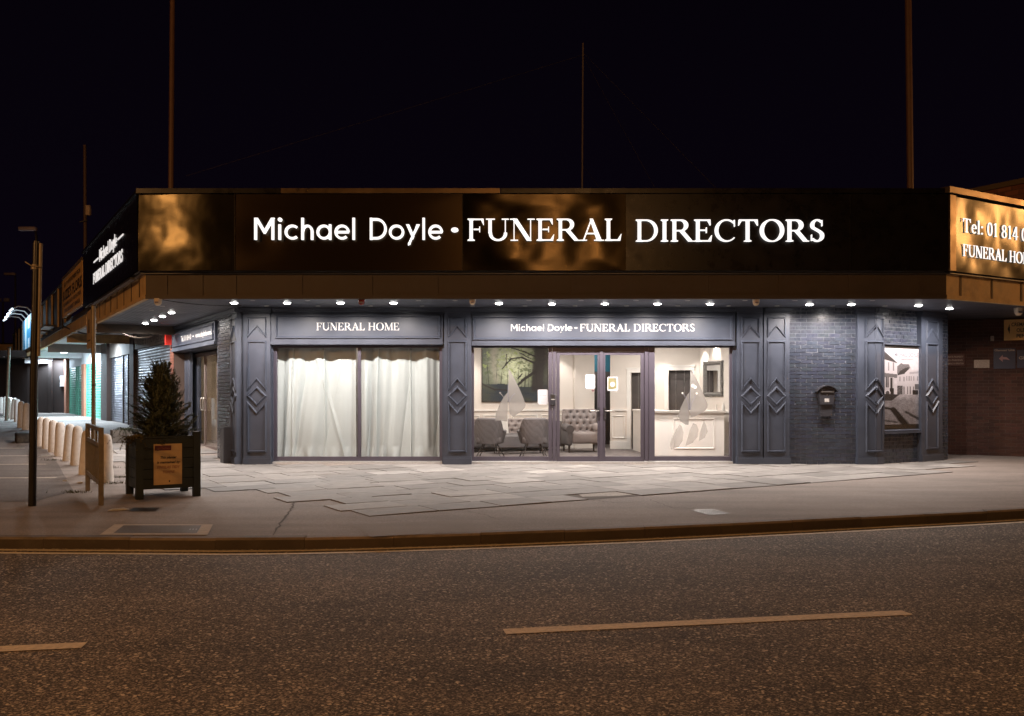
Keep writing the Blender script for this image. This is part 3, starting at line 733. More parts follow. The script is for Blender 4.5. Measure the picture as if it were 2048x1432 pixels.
for a, b in ((1097,1105),(1105,1112.5),(1290,1298),(1298,1311)):
    mb.box(fx(a)+.004, fx(b)-.004, yg-.03-(.012 if a in (1105,1290) else 0), yg+.07, ZS, ZH)
mb.box(fx(1112.5), fx(1290), yg-.01, yg+.06, fz(702), ZH)
mb.build('door_frame', SLATE2, shop, FR)
def leaf(a, b, hx, sg):
    mb = MB(); y = yg-.015; z0, z1 = .055, fz(702)-.004
    s_ = .07
    mb.box(a, b, y, y+.05, z0, z0+.10); mb.box(a, b, y, y+.05, z1-.07, z1)
    mb.box(a, a+s_, y-.002, y+.05, z0+.10, z1-.07); mb.box(b-s_, b, y-.002, y+.05, z0+.10, z1-.07)
    d = mb.build('door', SLATE2, shop, FR)
    mb = MB(); mb.box(a+s_, b-s_, y+.02, y+.028, z0+.10, z1-.07); mb.build('pane', GLASS, d, FR)
    mb = MB(); mb.box(hx-.022, hx+.022, y-.016, y-.002, .90, 1.14); mb.build('handle_plate', CHARC, d, FR)
    mb = MB(); mb.tube([(hx,y-.01,1.07),(hx,y-.06,1.07),(hx+sg*.17,y-.065,1.07)], .011, 8); mb.build('handle', STEEL, d, FR)
leaf(fx(1112.5)+.004, fx(1203), fx(1198), -1)
leaf(fx(1204.5), fx(1290)-.004, fx(1211), 1)
mb = MB(); mb.box(fx(1200.5), fx(1206.5), yg-.04, yg-.018, .06, fz(703)); mb.build('meeting_stile', SLATE2, shop, FR)

# side shop front on the left wing
SX0, SX1 = -ls(349), -ls(436)
zb = 2.50
mb = MB(); mb.box(SX0-.2, SX1, .0, .2, zb, 3.2); mb.box(SX0-.2, SX0, .0,.5,0,zb+.001)
mb.build('side_wall', SLATE, shop, FL)
mb = MB(); xs_ = -ls(380,-.24); mb.box(SX0, xs_, .24, .3, .0, zb); mb.mould([(SX0+.15,.3),(xs_-.12,.3),(xs_-.12,2.3),(SX0+.15,2.3)], .035, .02, .24)
mb.build('side_panel', SLATE, shop, FL)
mb = MB(); mb.box(SX1-.06, SX1-.001, .0, .5, 0, zb); mb.box(SX0,SX1,.0,.5,zb-.02,zb-.001); mb.build('reveal', SLATE, shop, FL)
dx0, dx1 = -ls(384,-.4), -ls(433,-.4)
mb = MB(); y = .42
for a, b in ((dx0,dx0+.07),(dx1-.07,dx1),((dx0+dx1)/2-.05,(dx0+dx1)/2+.05)): mb.box(a, b, y, y+.05, .06, 2.34)
mb.box(dx0, dx1, y-.01, y+.06, 2.34, 2.43); mb.box(dx0, dx1, y-.01, y+.06, .03, .14)
sd = mb.build('side_door', mat('gilt_grey_frame', (.22,.18,.17), .4, metal=.3), shop, FL)
mb = MB(); mb.box(dx0+.07, dx1-.07, y+.02, y+.028, .14, 2.34); mb.build('pane', GLASS, sd, FL)
for c in (-.13,.13):
    q_ = (dx0+dx1)/2+c; mb = MB(); mb.tube([(q_,y,1.0),(q_,y-.06,1.0),(q_,y-.065,1.05),(q_,y-.065,1.25),(q_,y-.06,1.3),(q_,y,1.3)], .014, 8); mb.build('handle', STEEL, sd, FL)
mb = MB(); mb.box(SX0-.1, SX1, .5, .52, 2.43, 3.2); mb.box(dx1, SX1, .42, .52, 0, 2.43); mb.box(xs_, dx0, .42, .52, 0, 2.43); mb.build('side_infill', SLATE, shop, FL)
def fbm(x, y, z=0): return noise.fractal(Vector((x,y,z)), .8, 2.0, 5)
# ================================================================== SIGNS
YS = 16.15 - D0
SGX = lambda px: kx(px) * 16.15
SGZ = lambda py: CH + (HY - py) / F * 16.15
def wav(kind, u, v, x, z):
    if kind == 'buckled': return .026*math.sin(3.3*x+1.9+.5*z) + .016*math.sin(3.6*z+.6+.7*x) + .010*fbm(x*1.2, z*1.3, 3.1)
    if kind == 'amber2': return .36*wav('amber', u, v, x*2.3, z*1.7)
    if kind == 'amber': return .018*math.sin(2.9*x+.5+1.3*z) + .007*math.sin(5.1*x-2.1*z) + .010*math.sin(2.6*z+1.2*x) + .008*fbm(x*1.2, z*1.3, 1.7)
    if kind == 'slight': return .007*math.sin(1.5*x+z+2.0) + .005*math.sin(2.3*z+.9*x) + .030*math.exp(-((x+4.5)/.35)**2-((z-4.2)/.3)**2)
    return .0012*math.sin(1.3*x) + .001*math.sin(3*z)
def edgefade(u, v): return min(1, 6*u, 6*(1-u), 7*v, 7*(1-v))
def sheet(name, M, x0, x1, z0, z1, y, kind, mt, parent, tx=0, tz=0, nu=40, nv=24):
    mb = MB()
    def fn(u, v):
        x = x0+(x1-x0)*u; z = z0+(z1-z0)*v
        return (x, y - .03 + (wav(kind,u,v,x,z)*(.35+.65*edgefade(u,v) if kind != 'buckled' else 1)) + tx*(u-.5)*(x1-x0) + tz*(v-.5), z)
    mb.grid(fn, nu, nv)
    return mb.build(name, mt, parent, M)
z0s, z1s = SGZ(541), SGZ(388)
sg = thing('shop_sign', 'long black and bronze fascia sign with white lit lettering over the front', 'sign', 'lit fascia signs round the corner building')
mb = MB(); mb.box(SGX(275), SGX(1897), YS+.06, YS+.16, z0s, z1s+.02); mb.build('backing_frame', DARKM, sg, FR)
PN = [(276,470,'buckled',PANELS,.0,.0),(470,925,'slight',PANELD,.0,.0),(925,1252,'amber',PANELA,.0,.0),(1252,1700,'flat',PANELF,0,0),(1700,1896,'flat',PANELF,0,0)]
for a, b, kd, mt, tx, tz in PN:
    sheet('panel', FR, SGX(a)+.004, SGX(b)-.004, z0s, z1s, YS+.018, kd, mt, sg, tx, tz)
for a, b, mt in ((275,562,PANELF),(563,1000,TRIM),(1001,1898,PANELF)):  # brighter middle length: lamplight on the trim put into its material
    mb = MB(); mb.box(SGX(a)+.003, SGX(b)-.003, YS-.065, YS+.2, z1s+.003, SGZ(378)); mb.build('top_trim', mt, sg, FR)
for px in (470,925,1252,1700):
    mb = MB(); mb.box(SGX(px)-.006, SGX(px)+.006, YS-.036, YS+.0, z0s, z1s); mb.build('joint_cover', PANELF, sg, FR)
lz, cap = SGZ(482), .385
yl = YS-.045
def letters(txt, font, a, b, z, c, y, d, parent, M, mt, name='lettering', sp=.36, X=None):
    mb = MB(); X = X or SGX; write(mb, txt, font, X(a), X(b), z, c, y, d, sp)
    return mb.build(name, mt, parent, M)
LET=None
letters('Michael', 'H', 508, 716, lz+.01, cap, yl, .05, sg, FR, LETTER)
letters('Doyle', 'H', 738, 888, lz+.01, cap, yl, .05, sg, FR, LETTER)
letters('.', 'H', 897, 923, lz+.01, cap, yl, .05, sg, FR, LETTER)
letters('FUNERAL', 'G', 935, 1243, lz-.005, cap, yl, .05, sg, FR, LETTER)
letters('DIRECTORS', 'G', 1270, 1648, lz-.02, cap, yl, .05, sg, FR, LETTER)

M_LS = frame(-6.64, 16.15, .5197, -.8543); M_RS = frame(7.74, 16.15, .8543, .5198)
def lsx(px): k = kx(px); return -(-6.64-16.15*k)/(.5197+.8543*k)
def rsx(px): k = kx(px); return (16.15*k-7.74)/(.8543-.5198*k)
sl = thing('shop_sign', 'black fascia sign with lit name over the side door, left of the buckled bronze corner', 'sign', 'lit fascia signs round the corner building')
mb = MB(); mb.box(-8.2, -.012, .035, .14, z0s, z1s+.02); mb.build('backing_frame', DARKM, sl, M_LS)
for a, b in ((-8.2,-5.5),(-5.49,-2.75),(-2.74,-.005)): sheet('panel', M_LS, a, b, z0s, z1s, 0.03, 'flat', PANELF, sl, nu=12, nv=8)
mb = MB(); mb.box(-8.2, -.0, -.03, .16, z1s+.003, z1s+.06); mb.build('top_trim', PANELF, sl, M_LS)
mb = MB(); write(mb, 'Michael Doyle', 'H', lsx(199), lsx(234), 4.37, .27, .0, .010, thin=.62); mb.build('lettering', LETTER2, sl, M_LS)
mb = MB(); mb.box(lsx(188), lsx(197), -.012, .0, 4.46, 4.49); mb.build('rule', LETTER2, sl, M_LS); mb = MB(); mb.box(lsx(236), lsx(247), -.012, .0, 4.46, 4.49); mb.build('rule', LETTER2, sl, M_LS)
mb = MB(); write(mb, 'FUNERAL DIRECTORS', 'G', lsx(187), lsx(246), 3.97, .245, .0, .010, thin=.62); mb.build('lettering', LETTER2, sl, M_LS)

sr = thing('shop_sign', 'wavy bronze fascia sign with the lit telephone number, at the right edge', 'sign', 'lit fascia signs round the corner building')
mb = MB(); mb.box(.0, 9, .09, .16, z0s, z1s+.02); mb.box(-.0,.17,-.03,.09,z0s,z1s-.01); mb.build('backing_frame', TRIM, sr, M_RS)
for a, b in ((.18,2.9),(2.91,5.9),(5.91,9)): sheet('panel', M_RS, a, b, z0s, z1s-.01, .036, 'amber2', PANELS, sr, nu=70, nv=30)
mb = MB(); mb.box(-.12, 9, -.10, .2, z1s+.003, z1s+.11); mb.build('top_trim', TRIM, sr, M_RS)
mb = MB(); write(mb, 'Tel: 01 814 0', 'G', .39, 2.44, 4.32, .25, -.008, .012, .30, thin=.8); mb.build('lettering', LETTER, sr, M_RS)
wF, _ = layout('FUNERAL', 'G'); wFH, _ = layout('FUNERAL HOME', 'G')
mb = MB(); write(mb, 'FUNERAL HOME', 'G', .40, .40+1.364*wFH/wF, 3.89, .215, -.008, .012, thin=.8); mb.build('lettering', LETTER, sr, M_RS)

def name_board(label, M, x0, x1, z0, z1, y, ix0, ix1, iz0, iz1):
    t = thing('name_board', label, 'sign', 'slate blue name boards over the openings')
    mb = MB(); mb.box(x0, x1, y, .018, z0, z1); mb.box(x0, x1, y-.02, y, z0, z0+.03); mb.box(x0,x1,y-.025,.018,z0-.03,z0-.002)
    mb.build('board', SLATE, t, M)
    mb = MB(); mb.mould([(ix0,iz0),(ix1,iz0),(ix1,iz1),(ix0,iz1)], .050, .034, y); mb.build('moulding', SLATE, t, M)
    return t
dF = 18.17; yb = -.06
X_ = lambda px: kx(px)*dF; Z_ = lambda py: CH+(HY-py)/F*dF
nb = name_board('slate blue name board reading FUNERAL HOME above the curtained window', FR, X_(541), X_(886), Z_(686), 3.03, yb, X_(553), X_(879), Z_(675), Z_(632))
letters('FUNERAL HOME', 'G', 633, 799, Z_(660.5), .150, yb, .012, nb, FR, LETTERW, X=X_)
nb = name_board('long slate blue name board with white lettering above the glazed double doors', FR, X_(943), X_(1470), Z_(688), 3.03, yb, X_(948), X_(1463), Z_(678), Z_(634))
letters('Michael Doyle', 'H', 1021, 1145, Z_(662), .135, yb, .012, nb, FR, LETTERW, X=X_)
letters('.', 'H', 1146.5, 1157, Z_(662), .135, yb, .012, nb, FR, LETTERW, X=X_)
letters('FUNERAL DIRECTORS', 'G', 1160, 1390, Z_(662.5), .145, yb, .012, nb, FR, LETTERW, X=X_)
nb = name_board('dark name board with phone number over the side door beside the brick pier', FL, SX0-.02, SX1-.02, 2.52, 3.0, yb, SX0+.15, SX1-.16, 2.62, 2.93)
mb = MB()
type_(mb, 'Tel. 01 814 0', -ls(363,.06), -ls(383,.06), 2.71, .13, yb, .012, bold=.02); mb.build('lettering', LETTERW, nb, FL); mb = MB(); write(mb, '.', 'H', -ls(385,.06), -ls(389,.06), 2.71, .13, yb, .012); mb.build('dot', LETTERW, nb, FL); mb = MB()
type_(mb, 'www.doylefuneral.ie', -ls(392,.06), -ls(428,.06), 2.72, .11, yb, .012, bold=.02)
mb.build('lettering', LETTERW, nb, FL)

# florist's sign and the rest of the parade's signs
fs = thing('florist_sign', 'tan painted florist sign with black lettering next to the black corner sign', 'sign')
fa, fb = lsx(125), lsx(164.5)
mb = MB(); mb.box(fa, fb, .0, .08, 3.70, 4.82); mb.build('board', FLORB, fs, M_LS)
mb = MB(); mb.box(fa-.04, fb, -.02, .1, 4.82, 4.90); mb.box(fa-.04, fa, -.02, .1, 3.68, 4.82); mb.build('trim', TANB, fs, M_LS)
w_ = fb-fa
for s_, u0, u1, z_, h_, bo in (('SAY IT WITH FLOWERS FROM',.10,.08,4.56,.13,.01),("SUZIE'S FLORIS",.03,.01,4.18,.27,.03),('FRESH FLOWERS, PLANTS + WEDDING SPECIAL',.06,.04,3.99,.10,.01),('DUB. DELIVERIES T: 8640226',.12,.10,3.80,.11,.01)):
    mb = MB(); type_(mb, s_, fa+u0*w_, fb-u1*w_, z_, h_, 0, .004, bold=bo); mb.build('lettering', INK, fs, M_LS)

# ================================================================== INSIDE THE LOBBY
mb = MB(); mb.slab([(-5.3,18.5),(5.4,18.5),(5.4,25.5),(-5.3,25.5)], .0, .05); mb.build('carpet', CARPET, shop)
mb = MB(); mb.slab([(-5.3,18.5),(5.4,18.5),(5.4,25.5),(-5.3,25.5)], 2.75, 2.82); mb.build('ceiling', WHITE, shop)
ca, sa = .959, .283
FW = frame(-1.3, 21.85, ca, sa); fwx = lambda px: (21.85*kx(px)+1.3)/(ca-sa*kx(px))
cb, sb = .956, -.293
FWR = frame(2.43, 22.55, cb, sb); frx = lambda px: (22.55*kx(px)-2.43)/(cb-sb*kx(px))
xe = fwx(1187)
mb = MB(); mb.box(-.2, xe, 0, .12, .05, 2.75); mb.box(fwx(1147), xe, -.06, 0, .05, 2.75); mb.box(fwx(1147)-.0, fwx(1151), -.075,-.06,1.06,2.75)
mb.build('lobby_wall', CREAM, shop, FW)
mb = MB(); mb.box(-.2, fwx(1147), -.035, 0, .99, 1.035); mb.box(fwx(1147), xe, -.095, -.06, .99, 1.035); mb.box(-.2, fwx(1147), -.02, 0, .05, .20); mb.build('chair_rail', WHITE, shop, FW)
mb = MB(); x = -.1
while x < fwx(1140): mb.mould([(x,.28),(x+.62,.28),(x+.62,.88),(x,.88)], .035, .018, 0); x += .74
mb.mould([(fwx(1150),.28),(xe-.05,.28),(xe-.05,.88),(fwx(1150),.88)], .03, .018, -.06)
mb.build('wall_panelling', WHITE, shop, FW)
L1x = 2.217
da, db = frx(1262), frx(1303); ea, eb = frx(1337), frx(1381)
mb = MB(); mb.box(0, da, 0, .12, .05, 2.75); mb.box(da, db, 0, .12, 1.93, 2.75); mb.box(db, ea, 0, .12, .05, 2.75); mb.box(ea, eb, 0, .12, 1.98, 2.75); mb.box(eb, L1x, 0, .12, .05, 2.75)
mb.build('lobby_wall', CREAM, shop, FWR)
for a, b, h_ in ((da,db,1.93),(ea,eb,1.98)):
    mb = MB(); t_ = .10
    mb.box(a-t_, a, -.03, 0, .05, h_); mb.box(b, b+t_, -.03, 0, .05, h_); mb.box(a-t_, b+t_, -.035, 0, h_, h_+.09); mb.box(a-t_-.02, b+t_+.02, -.05, 0, h_+.09, h_+.12)
    o = mb.build('door_architrave', WHITE, shop, FWR)
    mb = MB(); mb.box(a, b, .10, .14, .05, h_); mb.build('inner_door', DKDOOR, o, FWR)
    mb = MB(); mb.box(a+.16, a+.175, .09, .10, .05, h_); mb.box(b-.16,b-.15,.09,.10,.05,h_); mb.build('door_inlay', ORNATE, o, FWR)
mb = MB(); mb.box(0, da-.1, -.035, 0, .99, 1.035); mb.box(db+.1, ea-.1, -.035, 0, .99, 1.035); mb.box(eb+.1, L1x, -.035, 0, .99, 1.035); mb.box(0,da-.1,-.03,0,.05,.24); mb.build('chair_rail', WHITE, shop, FWR)
mb = MB(); mb.mould([(.06,.33),(da-.16,.33),(da-.16,.86),(.06,.86)], .03, .02, 0); mb.build('wall_panelling', WHITE, shop, FWR)
mb = MB(); mb.obox((4.55,21.9),(5.12,19.2),.1,0,.05,2.75); mb.obox((5.12,19.2),(5.3,18.5),.1,0,.05,2.75); mb.obox((-1.12,18.5),(-1.12,22.1),.1,0,.05,2.75); mb.build('lobby_wall', CREAM, shop)
mb = MB(); mb.obox((4.50,21.9),(5.06,19.25),.09,0,.99,1.04); mb.build('chair_rail', WHITE, shop)
mb = MB(); mb.box(1.5, 3.4, 24.4, 24.5, 2.0, 2.75); mb.box(1.4,1.5,22.9,24.4,2.0,2.75); mb.build('passage_wall', TEAL, shop)
mb = MB(); mb.box(1.5, 3.4, 24.4, 24.5, .05, 2.0); mb.box(1.4,1.5,22.9,24.4,.05,2.0); mb.build('passage_door', DKDOOR, shop)
mb = MB(); mb.box(-5.3, -1.2, 20.2, 20.3, .05, 2.75); mb.box(-5.3,-5.2,18.5,20.2,.05,2.75); mb.build('showroom_wall', CREAM, shop)
# room behind the side door
mb = MB(); mb.box(SX0-.6, SX1+.0, 3.2, 3.3, 0, 2.6); mb.box(SX0-.6,SX0-.5,.55,3.2,0,2.6); mb.box(SX1+.2,SX1+.3,.55,3.2,0,2.6); mb.box(SX0-.6,SX1+.3,.55,3.3,2.6,2.65); mb.box(SX0-.6,SX1+.3,.55,3.3,.0,.03)
mb.build('side_room_wall', mat('warm_wall', (.50,.42,.33), .7, noise_amt=.1), shop, FL)
ch = thing('chandelier', 'crystal drop chandelier glowing behind the glass side door', 'chandelier', M=FL)
cx_, cy_ = (dx0+dx1)/2-.1, 1.5
mb = MB()
for q in range(28):
    a_ = q*2*math.pi/28; mb.tube([(cx_+.33*math.cos(a_),cy_+.33*math.sin(a_),2.33),(cx_+.33*math.cos(a_),cy_+.33*math.sin(a_),2.06)], .012, 5)
mb.build('crystal_drops', mat('crystal', (.8,.85,.95), .2, emit=(.75,.82,1), estr=2.2), ch, FL)
mb = MB(); mb.lathe([(.01,2.40),(.35,2.40),(.36,2.33),(.01,2.33)], cx_, cy_, 0, 24); mb.build('ring', STEEL, ch, FL)

# curtains
def curtain(label, a, b, seed):
    rnd = random.Random(seed); n = 26
    ph = [rnd.uniform(0,6.28) for _ in range(8)]; x0, x1 = fx(a,18.5), fx(b,18.5); sgn = 1 if seed == 1 else .55
    mb = MB()
    def fn(u, v):
        z = .105 + (2.50-.105)*v; x = x0 + (x1-x0)*u
        uu = u + sgn*.22*(1-v)**1.6*math.exp(-((u-.35)/.28)**2) - .03*(1-v)*math.sin(3*u+ph[0])
        y = .050*math.sin(22*uu+ph[1]) * (.35+.65*math.sin(5*uu+ph[2])**2)
        y += .024*math.sin(47*uu+ph[3]+1.5*v)*math.exp(-((u-.2)/.22)**2) + .010*math.sin(70*uu+ph[4])*max(0,math.sin(4*uu+ph[5]))
        y += .018*math.sin(9*uu-2.4*v+ph[6]) + .010*math.sin(6*v+8*u)
        y -= .05*abs(math.sin(7.5*(u+.30*(1-v)*sgn)+ph[5]))**.5*(1-.4*v) + .035*math.exp(-((u-.45-.42*(1-v))/.022)**2)*(1-v)**.5*(1 if seed == 1 else 0)
        w_ = max(0, .10-v)/.10
        y += -.05*w_*abs(math.sin(13*u+ph[7])) + .025*w_*math.sin(41*u)
        z += .035*w_*math.sin(17*u+ph[2]) - .0
        for c_, s_ in ((.19+.03*v,.010),(.62-.02*v,.009)):
            y -= .045*math.exp(-((u-c_)/s_)**2)*(.4+.6*v)
        return (x + .012*math.sin(25*uu)*(1-v), 18.60 + y - D0, max(.10, z))
    mb.grid(fn, 240, 70)
    o = mb.build('curtain', CURT, None, FR)
    tag(o, label, 'curtain', 'ivory curtains in the shop window')
curtain('long ivory curtain in the left pane of the window, with a wide diagonal fold', 551, 711, 1)
curtain('long ivory curtain in the right pane of the window, gathered at its left edge', 721.5, 884, 2)

# painting: woodland glade
def sstep(a, b, x): t = max(0, min(1, (x-a)/(b-a))); return t*t*(3-2*t)
def seg(p, a, b):
    ax, ay = b[0]-a[0], b[1]-a[1]; t = max(0, min(1, ((p[0]-a[0])*ax+(p[1]-a[1])*ay)/(ax*ax+ay*ay))); return math.hypot(p[0]-a[0]-ax*t, p[1]-a[1]-ay*t), t
def mixc(a, b, t): return tuple(p+(q-p)*t for p, q in zip(a, b))
branches = [((.80,.55),(.62,.40),.028),((.62,.40),(.50,.26),.022),((.50,.26),(.40,.20),.016),((.40,.20),(.18,.22),.012),((.18,.22),(.0,.33),.012),
            ((.78,.72),(.60,.82),.016),((.60,.82),(.44,.80),.012),((.44,.80),(.30,.60),.010),((.80,.85),(.62,.93),.014),((.62,.93),(.44,.99),.010),((.74,.80),(.56,.90),.008),((.36,.66),(.36,.88),.006),((.60,.52),(.54,.42),.010)]
def paint(u, v):
    n = fbm(u*5, v*5); n2 = fbm(u*16, v*16, 4)
    glow = math.exp(-((u-.47)/.30)**2-((v-.66)/.42)**2)
    c = mixc((.05,.062,.045), (.85,.90,.60), glow*(.8+.5*n))
    leaf = sstep(-.02,.35, n2+.25*n) * sstep(.30,.55,v)
    c = mixc(c, (.07,.10,.035) if n > -.1 else (.32,.40,.12), leaf*.75)
    c = mixc(c, (.36,.33,.27), .65*math.exp(-((u-.19-.02*math.sin(6*v))/.06)**2)*sstep(.25,.4,v))
    for q in range(17):
        tx_ = .05+.055*q+.018*math.sin(q*5.1); w_ = .004+.004*((q*7)%3)
        d = abs(u-tx_-.015*math.sin(5*v+q)); top_ = .5+.25*math.sin(q*2.3)
        if .24 < v < top_+.1: c = mixc(c, (.035,.032,.025), .8*(1-sstep(w_*.4, w_*1.2, d))*(1-sstep(top_-.1, top_+.1, v)))
    if v < .30+.03*math.sin(7*u)+.02*n:
        c = mixc((.030,.038,.050), (.05,.055,.045), .5+n); 
    c = mixc(c, (.030,.022,.020), (1-sstep(.07,.13, abs(u-.865+.02*math.sin(5*v))+.02*n2))*sstep(.14,.24,v)*.95)
    c = mixc(c, (.04,.03,.026), sstep(.9,1.0,u+.05*n2)*.7)
    for a, b, w_ in branches:
        d, t = seg((u+.012*n2, v+.012*n), a, b)
        if d < w_*1.4: c = mixc(c, (.028,.022,.018), 1-sstep(w_*.6, w_*1.4, d))
    return tuple(max(.008, q) for q in c)
pa, pb = fwx(964), fwx(1094)
pt_ = thing('painting', 'dark framed woodland painting with a sunlit glade on the lobby wall', 'painting')
mb = MB(); mb.grid(lambda u, v: (pa+(pb-pa)*u, -.045, 1.225+1.305*v), 130, 104, paint); mb.build('canvas', PICT2, pt_, FW)
mb = MB(); mb.box(pa-.015, pb+.015, -.043, -.003, 1.21, 2.545); mb.box(pa-.015,pa-.002,-.05,-.043,1.21,2.545); mb.box(pb+.002,pb+.015,-.05,-.043,1.21,2.545); mb.build('frame', WOODK, pt_, FW)

# tub chairs
def tub_chair(label, x, y, rz):
    c, s_ = math.cos(rz), math.sin(rz); M = frame(x, y, c, s_, .05)
    t = thing('tub_chair', label, 'armchair', 'quilted tub chairs by the window', M)
    mb = MB()                                      # faces +y: the back is towards the window
    def shell(r0, off):
        def fn(u, v):
            th = R(-205 + 230*u); ex = .62
            cx, sy = math.cos(th), math.sin(th)
            X = r0*math.copysign(abs(cx)**ex, cx); Y = r0*.92*math.copysign(abs(sy)**ex, sy)
            back = max(0, -math.sin(th)); top = .56 + .26*sstep(.35,.85,back)
            z = .30 + (top-.30)*v; f = .80 + .22*v
            q = .016*(abs(math.sin(u*40+v*11))**.6 + abs(math.sin(u*40-v*11))**.6)
            return (X*f, Y*f*(1+.0*v), z)if off else (X*f*(1+q), Y*f*(1+q), z)
        return fn
    mb.grid(shell(.335, 0), 120, 44)
    mb.grid(shell(.275, 1), 60, 16)
    a, b = shell(.335,0), shell(.275,1)
    mb.grid(lambda u, v: tuple(p+(q-p)*v + (0.03*math.sin(math.pi*v) if i == 2 else 0) for i, (p, q) in enumerate(zip(a(u,1), b(u,1)))), 60, 6)
    for uu in (0, 1):
        mb.grid(lambda u, v: tuple(p+(q-p)*u for p, q in zip(a(uu,v), b(uu,v))), 3, 8)
    mb.build('back_shell', VELVET, t, M)
    mb = MB(); mb.rbox(-.27, .27, -.24, .30, .29, .45, .05); mb.build('seat', VELVET, t, M)
    for sx_, sy_ in ((-1,-1),(1,-1),(-1,1),(1,1)):
        mb = MB(); mb.tube([(sx_*.12, sy_*.10, .31), (sx_*.27, sy_*.25, .0)], .015, 8, .011); mb.build('leg', WOODK, t, M)
tub_chair('left quilted grey tub chair seen from behind, under the painting', -.47, 19.62, R(-8))
tub_chair('right quilted grey tub chair seen from behind, nearest the glass doors', .46, 19.62, R(6))

def buttoned(mb, x0, x1, z0, z1, y, nx, nz):
    def fn(u, v):
        x = x0+(x1-x0)*u; z = z0+(z1-z0)*v; d = 0
        for j in range(nz):
            for i in range(nx + (j % 2)):
                bx = (i + (.5 if j % 2 == 0 else 0))/nx; bz = (j+.5)/nz
                q = ((u-bx)*(x1-x0))**2 + ((v-bz)*(z1-z0))**2; d += .045*math.exp(-q/.0011)
        return (x, y - .05*min(1, 8*min(u,1-u))*1 - .02*math.sin(math.pi*v) + d, z)
    mb.grid(fn, 90, 40)
def buttons(mb, x0, x1, z0, z1, y, nx, nz):
    for j in range(nz):
        for i in range(nx + (j % 2)):
            bx = x0+(x1-x0)*(i + (.5 if j % 2 == 0 else 0))/nx
            if x0+.02 < bx < x1-.02: mb.ball((bx, y-.028, z0+(z1-z0)*(j+.5)/nz), .014, 5)
MS = frame(-.95, 21.12, ca, sa, .05)
so = thing('sofa', 'long low buttoned grey sofa along the lobby wall behind the tub chairs', 'sofa', M=MS)
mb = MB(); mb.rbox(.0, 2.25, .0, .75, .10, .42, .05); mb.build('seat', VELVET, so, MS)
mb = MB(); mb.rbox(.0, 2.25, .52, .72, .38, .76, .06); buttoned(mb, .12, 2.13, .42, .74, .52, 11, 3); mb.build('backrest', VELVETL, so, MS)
mb = MB(); buttons(mb, .12, 2.13, .42, .74, .52, 11, 3); mb.build('buttons', VELVET, so, MS)
for xx in (-.08, 2.12):
    mb = MB(); mb.rbox(xx, xx+.22, -.02, .74, .10, .70, .08); mb.build('armrest', VELVET, so, MS)
for xx in (.08, 2.15):
    for yy in (.08,.66): mb = MB(); mb.tube([(xx,yy,.12),(xx,yy,0)], .025, 8, .018); mb.build('leg', WOODK, so, MS)
MC = frame(-.35, 20.35, ca, sa, .05)
ot = thing('ottoman', 'low grey velvet ottoman between the tub chairs and the sofa', 'ottoman', M=MC)
mb = MB(); mb.rbox(0, 1.25, 0, .5, .14, .42, .04); mb.build('cushion', VELVET, ot, MC)
for xx, yy in ((.08,.07),(1.17,.07),(.08,.43),(1.17,.43)): mb = MB(); mb.tube([(xx,yy,.15),(xx,yy,0)], .02, 8, .015); mb.build('leg', WOODK, ot, MC)
for i, (xx, lb) in enumerate(((.92,'small cream cushion standing on the sofa, between the tub chairs'),(1.66,'small cream cushion on the sofa, behind the right tub chair'))):
    M = MS @ Matrix.Translation((xx, .40, .42)); mb = MB()
    mb.prism([(-.10,0),(.10,0),(.065,.17+.17),(-.065,.17+.17)], -.03, .04); tag(mb.build('cushion', WHITE, None, M), lb, 'cushion', 'cream cushions on the sofa')
MWC = frame(1.26, 21.05, .985, .17, .05)
wc = thing('wing_armchair', 'buttoned grey wing armchair seen through the left door leaf', 'armchair', M=MWC)
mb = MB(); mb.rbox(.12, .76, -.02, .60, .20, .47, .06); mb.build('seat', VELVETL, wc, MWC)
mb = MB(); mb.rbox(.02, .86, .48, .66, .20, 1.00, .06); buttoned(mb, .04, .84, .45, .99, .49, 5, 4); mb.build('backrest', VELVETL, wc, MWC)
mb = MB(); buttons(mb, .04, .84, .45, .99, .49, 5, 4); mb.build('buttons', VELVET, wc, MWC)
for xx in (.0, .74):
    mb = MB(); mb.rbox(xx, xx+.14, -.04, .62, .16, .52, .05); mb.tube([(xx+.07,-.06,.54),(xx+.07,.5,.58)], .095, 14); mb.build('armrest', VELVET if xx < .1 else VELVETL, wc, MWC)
for xx, yy in ((.07,.02),(.8,.02),(.07,.58),(.8,.58)): mb = MB(); mb.tube([(xx,yy,.2),(xx,yy,0)], .028, 8, .018); mb.build('leg', WOODK, wc, MWC)

dk = thing('reception_desk', 'white panelled reception desk behind the right window', 'desk')
mb = MB(); mb.slab([(3.06,19.95),(4.64,19.95),(4.64,20.55),(3.50,20.55),(3.40,22.0),(2.92,22.0)], .055, 1.0); mb.build('body', WHITE, dk)
mb = MB(); mb.slab([(3.04,19.92),(4.67,19.92),(4.67,20.58),(3.52,20.58),(3.42,22.0),(2.90,22.0)], 1.0, 1.04); mb.build('worktop', WHITE, dk)
MD = frame(0, 19.95, 1, 0); mb = MB(); mb.mould([(3.55,.22),(4.42,.22),(4.42,.86),(3.55,.86)], .04, .022, 0); mb.box(3.12,3.16,-.012,0,.1,.95); mb.build('moulding', WHITE, dk, MD)
mi = thing('wall_mirror', 'carved pewter framed mirror on the right lobby wall', 'mirror')
v_ = Vector((4.83-4.62, 20.6-21.6)).normalized(); MM = frame(4.60, 21.6, v_.x, v_.y)
Lm = 1.02; zb_, zt_ = 1.35, 2.17
mb = MB(); mb.box(.1, Lm-.1, -.045, -.035, zb_+.1, zt_-.1); mb.build('glass', MIRROR, mi, MM)
